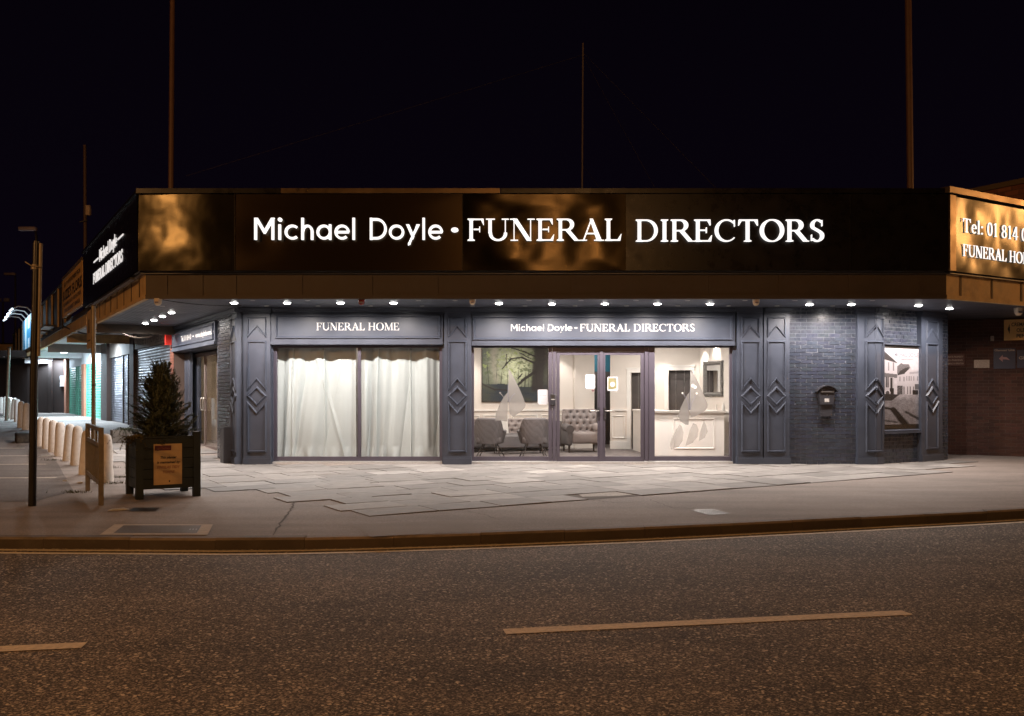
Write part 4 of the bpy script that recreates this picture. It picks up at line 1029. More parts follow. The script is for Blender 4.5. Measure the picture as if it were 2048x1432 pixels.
mb = MB(); mb.mould([(.05,zb_+.05),(Lm-.05,zb_+.05),(Lm-.05,zt_-.05),(.05,zt_-.05)], .13, .07, -.015)
rnd = random.Random(4)
for q in range(54):
    t = q/54*4; e_, f_ = int(t), t-int(t)
    p = [(f_*Lm,zb_+.03),(Lm-.03,zb_+f_*(zt_-zb_)),(Lm-f_*Lm,zt_-.03),(.03,zt_-f_*(zt_-zb_))][e_]
    mb.ball((p[0]+rnd.uniform(-.01,.01), -.05, p[1]), rnd.uniform(.022,.045), 5)
mb.build('frame', ORNATE, mi, MM)
sh = thing('shelf_bottle', 'small white bottle and tissue box on the ledge below the mirror', 'toiletries')
mb = MB(); mb.box(4.68,4.76,20.9,20.98,1.04,1.16); mb.build('tissue_box', WHITE, sh)
mb = MB(); mb.lathe([(.03,0),(.03,.12),(.012,.14),(.012,.17)], 4.76, 20.55, 1.04, 10); mb.build('bottle', WHITE, sh)

# etched lilies on the glass (film on the inner face of the pane)
def px6(x, y): return (fx(930+x/5.73, D0+yg), CH+(HY-(680+y/5.73))/F*(D0+yg))
def px7(x, y): return (fx(1160+x/5.728, D0+yg), CH+(HY-(680+y/5.728))/F*(D0+yg))
def decal(t, name, pts, f, mt, y=None, M=FR):
    mb = MB(); y = (yg+.021) if y is None else y; mb.prism([f(*p) for p in pts], y, y+.0015); mb.build(name, mt, t, M)
def stalk(t, pts, f, w0, mt, y=None):
    mb = MB(); P = [Vector(f(*p)) for p in pts]; A, B = pen([tuple(p) for p in P], w0, w0); y = (yg+.017) if y is None else y
    for i in range(len(P)-1): mb.prism([tuple(A[i]),tuple(A[i+1]),tuple(B[i+1]),tuple(B[i])], y, y+.0015)
    mb.build('stamen', mt, t, FR)
def disc(cx, cy, r, n=14): return [(cx+r*math.cos(2*math.pi*i/n), cy+r*math.sin(2*math.pi*i/n)) for i in range(n)]
t = thing('window_decal', 'frosted lily film on the window in front of the woodland painting', 'window decal', 'frosted lily decals')
decal(t, 'petal', [(497,330),(535,380),(560,430),(590,485),(625,560),(655,630),(697,742),(690,770),(650,815),(600,850),(550,880),(515,850),(503,780),(497,600)], px6, FILM)
decal(t, 'petal', [(490,600),(455,640),(410,710),(375,790),(352,850),(345,925),(430,925),(480,935),(488,820),(492,700)], px6, FILM)
stalk(t, [(400,605),(430,640),(452,670),(464,710)], px6, .012, FILM); stalk(t, [(575,610),(545,635),(520,675),(510,708)], px6, .012, INKG)
stalk(t, [(494,500),(493,600),(495,710)], px6, .010, INKG); decal(t, 'anther', disc(403,606,12), px6, FILM, yg+.0135)
t = thing('window_decal', 'frosted lily film on the right window in front of the reception desk', 'window decal', 'frosted lily decals')
decal(t, 'petal', [(1272,330),(1320,415),(1365,500),(1400,580),(1440,670),(1466,742),(1462,775),(1430,815),(1380,850),(1320,875),(1270,885),(1262,780),(1262,500)], px7, FILM)
decal(t, 'petal', [(1256,595),(1225,640),(1190,700),(1150,790),(1125,870),(1150,930),(1210,970),(1245,972),(1254,880),(1256,800)], px7, FILM)
decal(t, 'petal', [(1145,960),(1100,1030),(1050,1130),(1030,1200),(1045,1255),(1130,1225),(1180,1150),(1190,1060),(1170,990)], px7, FILM2)  # FILM2 petals: reflection below the lily, drawn as paler film
decal(t, 'petal', [(1300,950),(1255,1040),(1215,1190),(1210,1215),(1290,1180),(1350,1110),(1360,1030),(1340,970)], px7, FILM2)
decal(t, 'petal', [(1420,920),(1450,980),(1465,1050),(1430,1120),(1362,1160),(1375,1060)], px7, FILM2)
for pts in ([(1175,610),(1215,655),(1240,720),(1248,800)], [(1335,615),(1305,680),(1280,730),(1266,800)], [(1266,560),(1264,650),(1262,800)]): stalk(t, pts, px7, .012, INKG)
for c_ in ((1175,608,11),(1338,612,13),(1295,525,22),(1320,540,20)): decal(t, 'anther', disc(*c_), px7, WHITE, yg+.0135)

# notices on the glass
def notice(label, x0, x1, y0, y1, lines, card=PAPER, extra=None, yy=None):
    y = yg-.004 if yy is None else yy
    t = thing('notice', label, 'notice', 'notices stuck to the glass')
    X, Z = lambda p: fx(p, D0+y), lambda p: CH+(HY-p)/F*(D0+y)
    mb = MB(); mb.box(X(x0), X(x1), y-.003, y-.0005, Z(y1), Z(y0)); mb.build('sheet', card, t, FR)
    if extra: extra(t, X, Z, y-.003)
    for s_, a, b, zz, h in lines: mb = MB(); type_(mb, s_, X(a), X(b), Z(zz), h, y-.003, .0012, bold=.01); mb.build('print', INKG, t, FR)
    for a, b in ((x0+.8,y0+.8),(x1-.8,y0+.8),(x0+.8,y1-.8),(x1-.8,y1-.8)):
        mb = MB(); mb.box(X(a)-.006,X(a)+.006,y-.006,y-.003,Z(b)-.006,Z(b)+.006); mb.build('fixing', CHARC, t, FR)
notice('white notice with small printed lines in the left window next to the intercom', 1075.5, 1095.5, 779, 809, [('Announcement',1079,1092,792,.018),('Please contact us here',1079,1092.5,796.5,.010),('for any assistance',1080,1092,800,.010),('Thank you',1082,1090,804.5,.010)], yy=yg+.024)
notice('white notice bearing a large 10 on the left door leaf', 1170.5, 1190.2, 749, 778, [('Capacity',1175,1185,755,.018),('10',1176.8,1183,762.5,.048),('Please limit numbers',1172.5,1188,766,.010),('inside to 10',1175,1185,768.5,.010)], yy=yg+.002)
def gold(t, X, Z, y):
    mb = MB(); mb.box(X(1216.6), X(1233), y-.001, y, Z(778.5), Z(756)); mb.build('gold_panel', mat('gold_print', (.26,.24,.12), .5, noise_amt=.2, nscale=30), t, FR)
    mb = MB(); mb.prism([(X(1225)+.05*math.cos(a*.35), Z(768.7)+.05*math.sin(a*.35)) for a in range(18)], y-.002, y-.001)
    mb.prism([(X(1216.6),Z(778.5)),(X(1233),Z(778.5)),(X(1233),Z(777)),(X(1226),Z(778)),(X(1220),Z(779))][::-1], y-.002, y-.001); mb.build('roundel', PAPER, t, FR)
    mb = MB(); mb.box(X(1228),X(1231),y-.0025,y-.001,Z(759),Z(756.5)); mb.build('dark_square', INKG, t, FR)
    mb = MB(); type_(mb, 'Safe', X(1222), X(1228), Z(768), .022, y-.002, .001, bold=.01); type_(mb, 'here', X(1222), X(1228), Z(771.5), .018, y-.002, .001, bold=.01); mb.build('print', INKG, t, FR)
notice('gold and white certificate on the right door leaf', 1214.8, 1236, 753.5, 782, [], extra=gold, yy=yg+.002)
t = thing('sticker', 'small round sticker below the notice on the left door leaf', 'sticker'); mb = MB()
X, Z = lambda p: fx(p, D0+yg), lambda p: CH+(HY-p)/F*(D0+yg)
mb.prism([(X(1186)+.026*math.cos(a*.4), Z(781)+.026*math.sin(a*.4)) for a in range(16)], yg+.0, yg+.002); mb.build('disc', PINK, t, FR)
mb = MB(); mb.prism([(X(1186)+.012*math.cos(a*.8), Z(781)+.012*math.sin(a*.8)) for a in range(8)], yg-.001, yg-.0001); mb.build('pictogram', CHARC, t, FR)
t = thing('intercom', 'black door entry keypad on the frame left of the double doors', 'intercom')
mb = MB(); mb.rbox(fx(1100.5)+.0, fx(1111), yg-.075, yg-.03, fz(810), fz(788), .008, 2); mb.build('housing', CHARC, t, FR)
mb = MB(); mb.box(fx(1102.5), fx(1109), yg-.079, yg-.0751, fz(797), fz(790)); mb.build('screen', INK, t, FR)
mb = MB(); mb.box(fx(1102), fx(1109.5), yg-.079, yg-.0751, fz(799.5), fz(798.2)); mb.build('name_strip', SILLW, t, FR)
mb = MB(); mb.box(fx(1104), fx(1108), yg-.06, yg-.03, fz(816), fz(810.5)); mb.build('cable_entry', CHARC, t, FR)
# ================================================================== ON THE FRONT
t = thing('letter_box', 'charcoal letter box with arched hood on the slate painted brickwork', 'letter box')
X, Z = lambda p: fx(p, 18.15), lambda p: CH+(HY-p)/F*18.15
xa, xb = X(1637.5), X(1669)
mb = MB(); mb.prism([(xa,Z(785)),(xa+.03,Z(809)),(xb-.03,Z(809)),(xb,Z(785)),(xb-.01,Z(776)),((xa+xb)/2,Z(772.5)),(xa+.01,Z(776))][::-1], -.11, .012); mb.build('body', CHARC, t, FR)
mb = MB(); P = [(xa-.05+(xb-xa+.10)*i/12, Z(784)+(Z(772)-Z(784))*math.sin(math.pi*i/12)**.7) for i in range(13)]
for a, b in zip(P, P[1:]): mb.prism([(a[0],a[1]),(b[0],b[1]),(b[0],b[1]+.018),(a[0],a[1]+.018)], -.15, .012)
mb.build('hood', CHARC, t, FR)
mb = MB(); mb.box(xa+.03, xb-.03, -.135, -.11, Z(784.5), Z(783)); mb.build('flap_edge', STEEL, t, FR)
mb = MB(); mb.box((xa+xb)/2-.05, (xa+xb)/2+.04, -.114, -.110, Z(804), Z(797)); mb.build('name_plate', SILLW, t, FR)
mb = MB(); mb.tube([((xa+xb)/2,-.115,Z(790)),((xa+xb)/2,-.109,Z(790))], .010, 8); mb.build('lock', STEEL, t, FR)
mb = MB(); mb.box(xa+.04, xb-.04, -.07, .012, Z(833), Z(809.3)); mb.build('newspaper_holder', CHARC, t, FR)

# poster case on the right wing: a real printed photograph, painted here face by face
u0, u1 = .275, 1.555; q0, q1 = .665, 2.415
t = thing('poster_case', 'framed black and white street photograph between the two right pilasters', 'poster case')
mb = MB(); mb.mould([(u0,q0),(u1,q0),(u1,q1),(u0,q1)], .05, .045, -.02); mb.box(u0-.03,u1+.03,-.085,-.02,q0-.06,q0-.02); mb.build('frame', SLATE, t, FT)
mb = MB(); mb.box(u0, u1, -.022, .015, q0, q1); mb.build('back_board', INK, t, FT)
ia, ib, ja, jb = u0+.05, u1-.085, q0+.125, q1-.075
def inpoly(u, v, P): return inside((u, v), P)
# picture space from the zoom: x 105..625, y 120..1230
def pic(u, v):
    x = 105+520*u; y = 1230-1110*v; n = fbm(x/60, y/60, 2); n2 = fbm(x/18, y/12, 5); s = .80+.06*n
    if y > 790+.03*(x-300):                        # the road
        s = .42+.14*sstep(900,800,y)+.10*n+.10*n2
        d, _ = seg((x+12*n2, y), (230,1010), (410,1230)); s -= .40*(1-sstep(22,46+.1*(y-1000),d))
        d, _ = seg((x, y+8*n), (110,985), (240,1010)); s -= .28*(1-sstep(8,22,d))
        d, _ = seg((x+14*n2, y+9*n), (420,1050), (610,1160)); s -= .25*(1-sstep(8,26,d))
        d, _ = seg((x+10*n2, y+5*n), (110,1170), (290,1200)); s -= .22*(1-sstep(6,18,d))
        if y < 880 and x < 330-1.3*(y-790): s = .13+.1*n2
        return s
    far = [(290,380),(350,330),(385,350),(460,345),(500,430),(460,480),(290,500)]
    if inpoly(x, y, far): s = .36+.08*n2
    if inpoly(x, y, [(288,515),(330,450),(400,405),(460,390),(460,420),(400,490)]): s = .17+.05*n2
    if inpoly(x, y, [(288,515),(400,490),(400,790),(288,790)]): s = .72
    if inpoly(x, y, [(400,480),(490,395),(500,430),(625,425),(625,790),(400,790)]): s = .74
    if x > 470 and abs(y-478+.1*(x-470)) < 16: s = .48+.2*(int(x/8)%2)
    for wx_ in (430,465,495,535,590):
        if abs(x-wx_) < 7 and 520 < y < 590: s = .40
    for wx_ in (330,390):
        if abs(x-wx_) < 9 and 530 < y < 600: s = .42
    if inpoly(x, y, [(105,165),(290,330),(285,335),(105,285)]): s = .20+.05*n2
    if inpoly(x, y, [(105,285),(285,335),(288,480),(105,480)]): s = .78
    if 105 <= x < 290 and 480+.1*(x-105) < y < 540+.05*x: s = .34+.05*n2
    if 105 <= x < 245 and y >= 545: s = .70
    for wx_ in (165,235):
        if abs(x-wx_) < 10 and 325 < y < 450: s = .45
    if 125 < x < 165 and 535 < y < 690: s = .12 if abs(x-145) > 3 else .6
    if 190 < x < 222 and 550 < y < 760: s = .15
    if 290 < x < 370 and 665 < y < 790: s = .14+.25*(n2+.4)
    for wx_ in (388,443,480,531):
        if abs(x-wx_) < 8 and 675 < y < 790: s = .26
    if 180 < x < 240 and 700 < y < 820: s = .08+.1*n2
    if math.hypot(x-150, y-770) < 40 and math.hypot(x-150, y-770) > 30: s = .85
    elif math.hypot(x-150, y-770) < 30: s = .25
    if 515 < x < 600 and 730 < y < 800: s = .10+.1*n2
    if x > 550 and 640 < y < 720: s = .30
    return s
def pcol(u, v):
    s = max(.015, min(.95, 1.15*max(0.0, pic(u, v))**1.7)); return (s*.98, s*.93, s*1.0)
mb = MB(); mb.grid(lambda u, v: (ia+(ib-ia)*u, -.0235, ja+(jb-ja)*v), 130, 210, pcol); mb.build('photograph', PICT, t, FT)
mb = MB(); type_(mb, 'MICHAEL DOYLE', ia+.28*(ib-ia), ia+.95*(ib-ia), jb-.165, .080, -.0238, .0015, bold=.006); mb.build('lettering', INKG, t, FT); mb = MB(); type_(mb, 'Funeral Directors', ia+.45*(ib-ia), ia+.82*(ib-ia), jb-.235, .036, -.0238, .0015); mb.build('lettering', INKG, t, FT)
mb = MB(); mb.box(ia-.03, ib+.05, -.036, -.032, ja-.08, jb+.04); mb.build('cover_glass', GLASS, t, FT)

# small fittings on the front
t = thing('meter_housing', 'slim dark metal housing standing against the glazed brick pier', 'meter box', M=FL)
mb = MB(); xm = -ls(447,.2); mb.prism([(xm-.02,.02),(xm+.24,.02),(xm+.24,.74),(xm-.02,.66)], -.26, -.02); mb.build('case', CHARC, t, FL)
mb = MB(); mb.box(xm+.02, xm+.20, -.265, -.2601, .40, .405); mb.build('seam', INK, t, FL)
t = thing('alarm_box', 'red projecting alarm box under the soffit beside the brick pier', 'alarm box')
mb = MB(); xq = -ls(347); mb.box(xq-.10, xq+.04, -.20, .0, 2.68, 3.06); mb.build('housing', RED, t, FL)
mb = MB(); mb.box(xq-.115, xq-.1005, -.19, -.01, 2.69, 3.05); mb.build('side_plate', SILLW, t, FL)

def soffit_pt(px, py): d = (SZ-CH)*F/(HY-py); return (kx(px)*d, d)
names = ['first','second','third','fourth','fifth','sixth','seventh','eighth','ninth','tenth','eleventh','twelfth','thirteenth','fourteenth','fifteenth','sixteenth']
lamp_pts = [(468,605),(574,605),(681,605),(787,605),(998,606),(1104,607),(1210,606.5),(1315,607),(1420,607),(1619,608),(1703,608),(1837,610),(1899,616)]
where = ['above the left corner pilaster','above the left end of the FUNERAL HOME board','above the middle of the FUNERAL HOME board','above the right end of the FUNERAL HOME board',
 'above the left end of the long name board','second along the long name board','above the middle of the long name board, over the door','fourth along the long name board','above the right end of the long name board',
 'above the brickwork left of the letter box','above the brickwork right of the letter box','above the framed street photograph','beyond the end of the slate brickwork, rightmost of all']
lside = [(343,624.5),(325,632),(308,639.5),(291,646),(274,652.5)]
P_DOWN = 188
proto = None
def downlight(x, y, label, group):
    global proto
    M = frame(x, y, 1, 0, SZ)
    if proto is None:
        proto = thing('ceiling_downlight', label, 'downlight', group, M)
        mb = MB(); mb.lathe([(.068,-.004),(.070,-.010),(.082,-.008),(.086,-.0005)], 0, 0, 0, 24); mb.build('bezel', SILLW, proto, M)
        mb = MB(); mb.lathe([(.0005,-.028),(.034,-.026),(.058,-.018),(.068,-.006)], 0, 0, 0, 24); mb.build('lens', LAMPGLOW, proto, M)
        o = proto
    else:
        o = copy_tree(proto, M); o['label'] = label; o['group'] = group
    ld = LD_DOWN; lo = bpy.data.objects.new('downlight_beam', ld); COL.objects.link(lo); lo.location = (x, y, SZ-.036); lo.parent = None
    return o
LD_DOWN = bpy.data.lights.new('downlight_beam', 'SPOT'); LD_DOWN.energy = P_DOWN; LD_DOWN.spot_size = R(173); LD_DOWN.spot_blend = .58; LD_DOWN.color = (1,.895,.83); LD_DOWN.shadow_soft_size = .012
for (px, py), wh in zip(lamp_pts, where):
    downlight(*soffit_pt(px, py), 'bright round soffit downlight '+wh, 'lit downlights in the soffit')
for i, (px, py) in enumerate(lside):
    downlight(*soffit_pt(px, py), 'lit downlight over the side pavement, %s from the corner in that row of five' % names[i], 'lit downlights in the soffit')
def unlit(px, py, label, pr=[None]):
    x, y = soffit_pt(px, py); M = frame(x, y, 1, 0, SZ)
    if pr[0] is None:
        o = pr[0] = thing('ceiling_spotlight', label, 'small spotlight', 'small unlit spotlights in the soffit', M)
        mb = MB(); mb.lathe([(.02,-.003),(.028,-.010),(.045,-.009),(.048,-.0005)], 0, 0, 0, 18); mb.build('bezel', SILLW, o, M)
        mb = MB(); mb.lathe([(.0005,-.004),(.02,-.004)], 0, 0, 0, 18); mb.build('lens', UNLIT, o, M)
    else: o = copy_tree(pr[0], M); o['label'] = label
inner = [533,636,741,844,945,1050,1150,1253,1356,1457,1554,1665,1770]
outer = [505,615,837,910,1058,1162,1272,1375,1490,1590,1745]
for i, px in enumerate(inner): unlit(px, 611.5, 'small unlit spotlight, %s from the left in the inner row nearest the shop front' % names[i])
for i, px in enumerate(outer): unlit(px, 600.5, 'small unlit spotlight, %s from the left in the outer row along the canopy edge' % names[i])
for px, py in ((303,620),(325,612)): unlit(px, py, 'small unlit spotlight over the side pavement, %s the corner sensor' % ('farther from' if px < 310 else 'nearer to'))

def sensor(px, py, label, col=SENS, cat='motion sensor', nm='motion_sensor', sc=1.0):
    x, y = soffit_pt(px, py-6); M = frame(x, y, 1, 0, SZ)
    t = thing(nm, label, cat, None, M)
    mb = MB(); mb.lathe([(.0005,-.11*sc),(.03*sc,-.105*sc),(.052*sc,-.075*sc),(.058*sc,-.03*sc),(.062*sc,-.001)], 0, 0, 0, 18); mb.build('dome', col, t, M)
    mb = MB(); mb.box(-.025*sc,.025*sc,-.062*sc,-.05*sc,-.075*sc,-.05*sc); mb.build('lens', INKG, t, M)
sensor(316,603,'ivory motion sensor under the left corner of the canopy edge', sc=1.2)
sensor(945,604,'ivory motion sensor under the canopy edge above the middle pilaster')
sensor(1512,604,'ivory motion sensor under the canopy edge above the paired pilasters', sc=1.1)
sensor(2037,622,'white domed security camera under the right canopy edge', SENS, 'security camera', 'security_camera', 1.4)
sensor(723,604,'dark red warning beacon under the canopy edge above FUNERAL HOME', DKRED, 'warning beacon', 'warning_beacon', 1.05)
sensor(196,659,'pale security camera at the far end of the side soffit', SENS, 'security camera', 'security_camera', 1.3)
# sagging cable under the soffit at the corner
def cable(pts, r, name, label, mt=INK, n=14, sag=.1):
    P = []
    for (a, b) in zip(pts, pts[1:]):
        for i in range(n+1):
            t_ = i/n; P.append((a[0]+(b[0]-a[0])*t_, a[1]+(b[1]-a[1])*t_, a[2]+(b[2]-a[2])*t_-sag*4*t_*(1-t_)))
    mb = MB(); mb.tube(P, r, 6); o = mb.build(name, mt); tag(o, label, 'cable'); return o
a_ = soffit_pt(322,598); b_ = soffit_pt(470,606)
cable([(a_[0],a_[1],SZ-.01),(b_[0],b_[1]+.4,SZ-.01)], .008, 'cable', 'thin dark cable drooping from the corner sensor along the soffit', sag=.04)

# ================================================================== STREET FURNITURE
# timber planter
MP = frame(-5.04, 12.22, .8543, .5198)
pl = thing('planter', 'square green-black timber planter with a tan notice board on its front', 'planter', M=MP)
Wp = .84
def post(x, y, h):
    mb = MB(); mb.box(x, x+.095, y, y+.095, 0, h); mb.build('post', PLANTER, pl, MP)
post(0,0,.82); post(Wp-.095,0,.90); post(0,.80,.82); post(Wp-.095,.80,.86)
for nm, bx in (('front', (.095,Wp-.095,.02,.05)), ('back', (.095,Wp-.095,.85,.88))):
    mb = MB()
    for i in range(5):
        mb.box(bx[0], bx[1], bx[2]+(.002 if i%2 else 0), bx[3], .13+.138*i, .13+.138*i+.130)
    mb.build('side_boards', PLANTER, pl, MP)
for x_ in (.02, Wp-.05):
    mb = MB()
    for i in range(5): mb.box(x_+(.002 if i%2 else 0), x_+.03, .095, .80, .13+.138*i, .13+.138*i+.130)
    mb.build('side_boards', PLANTER, pl, MP)
mb = MB(); mb.box(.05, Wp-.05, .05, .85, .70, .74); mb.build('soil', SOIL, pl, MP)
mb = MB(); mb.box(.0951, Wp-.0951, .015, .06, .82, .845); mb.build('rim', PLANTER, pl, MP)
t = thing('notice_board', 'tan board with maroon label and italic lettering fixed to the planter', 'notice board')
xa, xb, za, zb_ = .225, .592, .185, .740
mb = MB(); mb.box(xa, xb, .006, .019, za, zb_); mb.build('board', SIGNTAN, t, MP)
mb = MB(); mb.box(xa+.012, xa+.225, .003, .006, zb_-.088, zb_-.022); mb.build('label', MAROON, t, MP)
mb = MB(); type_(mb, 'Finglas Tidy Towns', xa+.03, xa+.21, zb_-.068, .016, .003, .0015); mb.build('label_lettering', INK2, t, MP)
mb = MB(); type_(mb, 'This planter', xa+.085, xb-.07, zb_-.20, .033, .006, .0015, bold=.03, shear=.25); mb.build('lettering', INK, t, MP); mb = MB(); type_(mb, 'is maintained by', xa+.04, xb-.025, zb_-.265, .033, .006, .0015, bold=.03, shear=.25)
mb.build('lettering', INK, t, MP); mb = MB(); mb.prism([(xa+.19,za+.045),(xa+.205,za+.03),(xa+.215,za+.05),(xa+.20,za+.06)], .004, .006); mb.build('emblem', INK, t, MP)
mb = MB(); type_(mb, 'FINGLAS TIDY', xa+.04, xb-.025, zb_-.335, .036, .006, .0015, bold=.03, shear=.25); mb.build('lettering', INK2, t, MP); mb = MB(); type_(mb, 'TOWNS', xa+.115, xb-.095, zb_-.40, .036, .006, .0015, bold=.03, shear=.25)
mb.build('lettering', INK2, t, MP)
# yew and trailing plants
def sprig(mb, p, d, L, rnd, n=9, w=.006, nl=.045, tone=1):
    d = d.normalized(); u = d.cross(Vector((0,0,1))); 
    if u.length < .05: u = Vector((1,0,0))
    u.normalize(); v = u.cross(d)
    for i in range(n):
        t = (i+.5)/n; b = p + d*L*t + Vector((0,0,-.10*L*t*t))
        for sg in (-1, 1):
            a = rnd.uniform(-.5,.5); s = (u*sg*math.cos(a) + v*math.sin(a))
            e = b + (s*.8 + d*.6).normalized()*nl*(1.15-.6*t)*rnd.uniform(.7,1.2)
            q = d.cross(s).normalized()*w*.5 + d*w*.5
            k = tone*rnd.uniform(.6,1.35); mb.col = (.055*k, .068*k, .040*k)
            mb.add([b-q, b+q, e+q*.3, e-q*.3], [(0,1,2,3)])
    q = u*.0022; e = p+d*L+Vector((0,0,-.10*L)); mb.col = (.03,.022,.014); mb.add([p-q, p+q, e+q*.3, e-q*.3], [(0,1,2,3)])
TC = MP @ Vector((.40,.42,.72)); ty = Vector(TC)
yew = thing('yew_tree', 'dark conical yew growing in the timber planter', 'tree', M=frame(ty.x, ty.y, 1, 0, .72))
mb = MB(); mb.tube([(ty.x,ty.y,.70),(ty.x+.01,ty.y,1.2),(ty.x-.02,ty.y,1.62)], .03, 8, .008); mb.build('trunk', BARK, yew)
rnd = random.Random(21); mb = MB(); Ht = .90
mbb = MB()
for i in range(400):
    h = rnd.random()**1.15; z = .76 + Ht*h; a = rnd.uniform(0, 2*math.pi)
    prof = (1-h)**.82*(.335+.055*math.sin(a*3+h*7)+.05*math.sin(a*5+2)) + .035
    el = .35 + .9*h + rnd.uniform(-.25,.25)
    rr_ = prof*rnd.uniform(.75,1.18)
    base = Vector((ty.x, ty.y, z-.12*(1-h))); dr = Vector((math.cos(a)*math.cos(el), math.sin(a)*math.cos(el), math.sin(el)))
    tip = base + dr*rr_/max(.35,math.cos(el))*.95
    mbb.tube([base, base.lerp(tip,.5)-Vector((0,0,.01)), tip], .006, 4, .0015, cap=False)
    k = rnd.randint(7, 10)
    for j in range(k):
        t_ = .25+.75*j/(k-1); p = base.lerp(tip, t_)
        dd = (dr + Vector((rnd.uniform(-1,1),rnd.uniform(-1,1),rnd.uniform(-.4,.9)))*.58)
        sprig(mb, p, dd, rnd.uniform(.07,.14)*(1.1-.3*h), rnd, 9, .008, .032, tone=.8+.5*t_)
for q in range(10): sprig(mb, Vector((ty.x-.02,ty.y,1.58)), Vector((rnd.uniform(-.3,.3),rnd.uniform(-.3,.3),1)), rnd.uniform(.10,.17), rnd, 10, .005, .022, 1.2)
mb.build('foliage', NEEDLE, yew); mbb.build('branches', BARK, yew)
def trailing(name, label, cx, cy, z, n, spread, seed, colr, drop=.2, cat='plant'):
    rnd = random.Random(seed); t = thing(name, label, cat, M=frame(cx, cy, 1, 0, z)); mb = MB(); ms_ = MB()
    for i in range(n):
        a = rnd.uniform(0, 6.28); L = spread*rnd.uniform(.5,1.1); p = Vector((cx+rnd.uniform(-.1,.1)*spread*3, cy+rnd.uniform(-.1,.1)*spread*2, z)); d = Vector((math.cos(a)*.8, math.sin(a)*.8, rnd.uniform(.2,1.0))).normalized(); pts = [p.copy()]
        for k in range(9):
            p = p + d*L/9; d = (d + Vector((0,0,-.16-drop*.3))).normalized(); pts.append(p.copy())
            for s_ in range(3):
                q = Vector((rnd.uniform(-1,1),rnd.uniform(-1,1),rnd.uniform(-.3,1))).normalized(); w_ = q.cross(d)*.010; c = rnd.uniform(.6,1.4)
                mb.col = tuple(v*c for v in colr); e = p+q*rnd.uniform(.02,.045); mb.add([p-w_*.3, p.lerp(e,.5)-w_, e, p.lerp(e,.5)+w_], [(0,1,2,3)])
        ms_.tube(pts, .003, 4, .001, cap=False)
    mb.build('leaves', WEED, t); ms_.build('stems', BARK, t)
q = MP @ Vector((.10,.20,.78)); trailing('trailing_plant', 'straggling yellow-green plant hanging over the left side of the timber planter', q.x, q.y, .78, 46, .36, 5, (.11,.085,.025), .3)
q = MP @ Vector((.62,.18,.76)); trailing('low_plant', 'low dark leafy plant along the front rim of the timber planter', q.x, q.y, .76, 26, .17, 6, (.05,.06,.03), .3)

# second planter, far
x_, y_, z_ = gp(243, 888); M = frame(x_-.22, y_, .8543, .5198, z_) @ Matrix.Diagonal((.74,.74,.78,1))
t = thing('planter', 'small weathered grey planter farther along by the dark shutters', 'planter', M=M)
mb = MB(); mb.box(0,.62,0,.03,.04,.44); mb.box(0,.62,.57,.6,.04,.44); mb.box(0,.03,.03,.57,.04,.44); mb.box(.59,.62,.03,.57,.04,.44); mb.build('box', mat('grey_timber', (.13,.12,.11), .7, noise_amt=.2), t, M)
mb = MB(); mb.box(.03,.59,.03,.57,.34,.38); mb.build('soil', SOIL, t, M)
for xx in (.03,.53): mb = MB(); mb.box(xx,xx+.06,.02,.58,0,.04); mb.build('foot', DARKM, t, M)
trailing('shrub', 'low spreading shrub in the small grey planter', x_+.0, y_+.30, z_+.32, 60, .36, 8, (.035,.045,.025), .2, 'shrub')

# black post with a thin conduit, near the kerb
bx_, by_, _ = gp(64.5, 1012)
t = thing('black_post', 'tall black post with a thin conduit strapped to its upper half', 'post')
mb = MB(); mb.tube([(bx_,by_,0),(bx_+.02,by_,1.6),(bx_+.055,by_,3.33)], .047, 18, .045); mb.tube([(bx_+.055,by_,3.33),(bx_+.056,by_,3.36)], .038, 12); mb.build('pole', BLACKM, t)
mb = MB(); mb.tube([(bx_+.085,by_-.01,1.9),(bx_+.115,by_-.01,3.33)], .020, 12, .022); mb.build('conduit', GALV, t)
mb = MB(); mb.tube([(bx_-.06,by_-.05,3.09),(bx_+.02,by_-.06,3.04),(bx_+.14,by_-.04,3.025)], .010, 6); mb.tube([(bx_+.04,by_,3.00),(bx_+.042,by_,3.06)], .053, 14); mb.build('bracket', GALV, t)
# sign post
sx_, sy_ = kx(187)*15.2, 15.2
t = thing('sign_post', 'plain grey steel post standing behind the pedestrian barrier', 'post')
mb = MB(); mb.tube([(sx_,sy_,0),(sx_,sy_,2.88)], .036, 14); mb.build('pole', GALV, t)
mb = MB(); mb.tube([(sx_,sy_,2.88),(sx_,sy_,2.90)], .039, 14); mb.tube([(sx_,sy_,1.55),(sx_,sy_,1.575)], .040, 14); mb.build('collar', DARKM, t)
mb = MB(); mb.tube([(sx_,sy_,0),(sx_,sy_,.02)], .09, 14); mb.build('base_plate', DARKM, t)
# pedestrian barrier
a0 = gp(175, 981); b0 = gp(202.5, 1011); dv = Vector((b0[0]-a0[0], b0[1]-a0[1])); Lb = dv.length; dv /= Lb
MBR = frame(a0[0], a0[1], dv.x, dv.y)
t = thing('pedestrian_barrier', 'short weathered metal pedestrian barrier with close upright bars', 'barrier', M=MBR)
for xx in (0, Lb-.06): mb = MB(); mb.box(xx, xx+.06, -.03, .03, 0, .99); mb.build('post', GALV, t, MBR)
for z_ in (.94, .74, .25): mb = MB(); mb.box(.06, Lb-.06, -.02, .02, z_, z_+.05); mb.build('rail', GALV, t, MBR)
nb_ = 17
for i in range(nb_):
    xx = .10 + (Lb-.20)*i/(nb_-1); mb = MB(); mb.box(xx-.012, xx+.012, -.009, .009, .30, .74); mb.build('upright_bar', GALV, t, MBR)
for xx in (Lb*.36,Lb*.68): mb = MB(); mb.box(xx-.015, xx+.015, -.012, .012, .79, .94); mb.build('upright_bar', GALV, t, MBR)

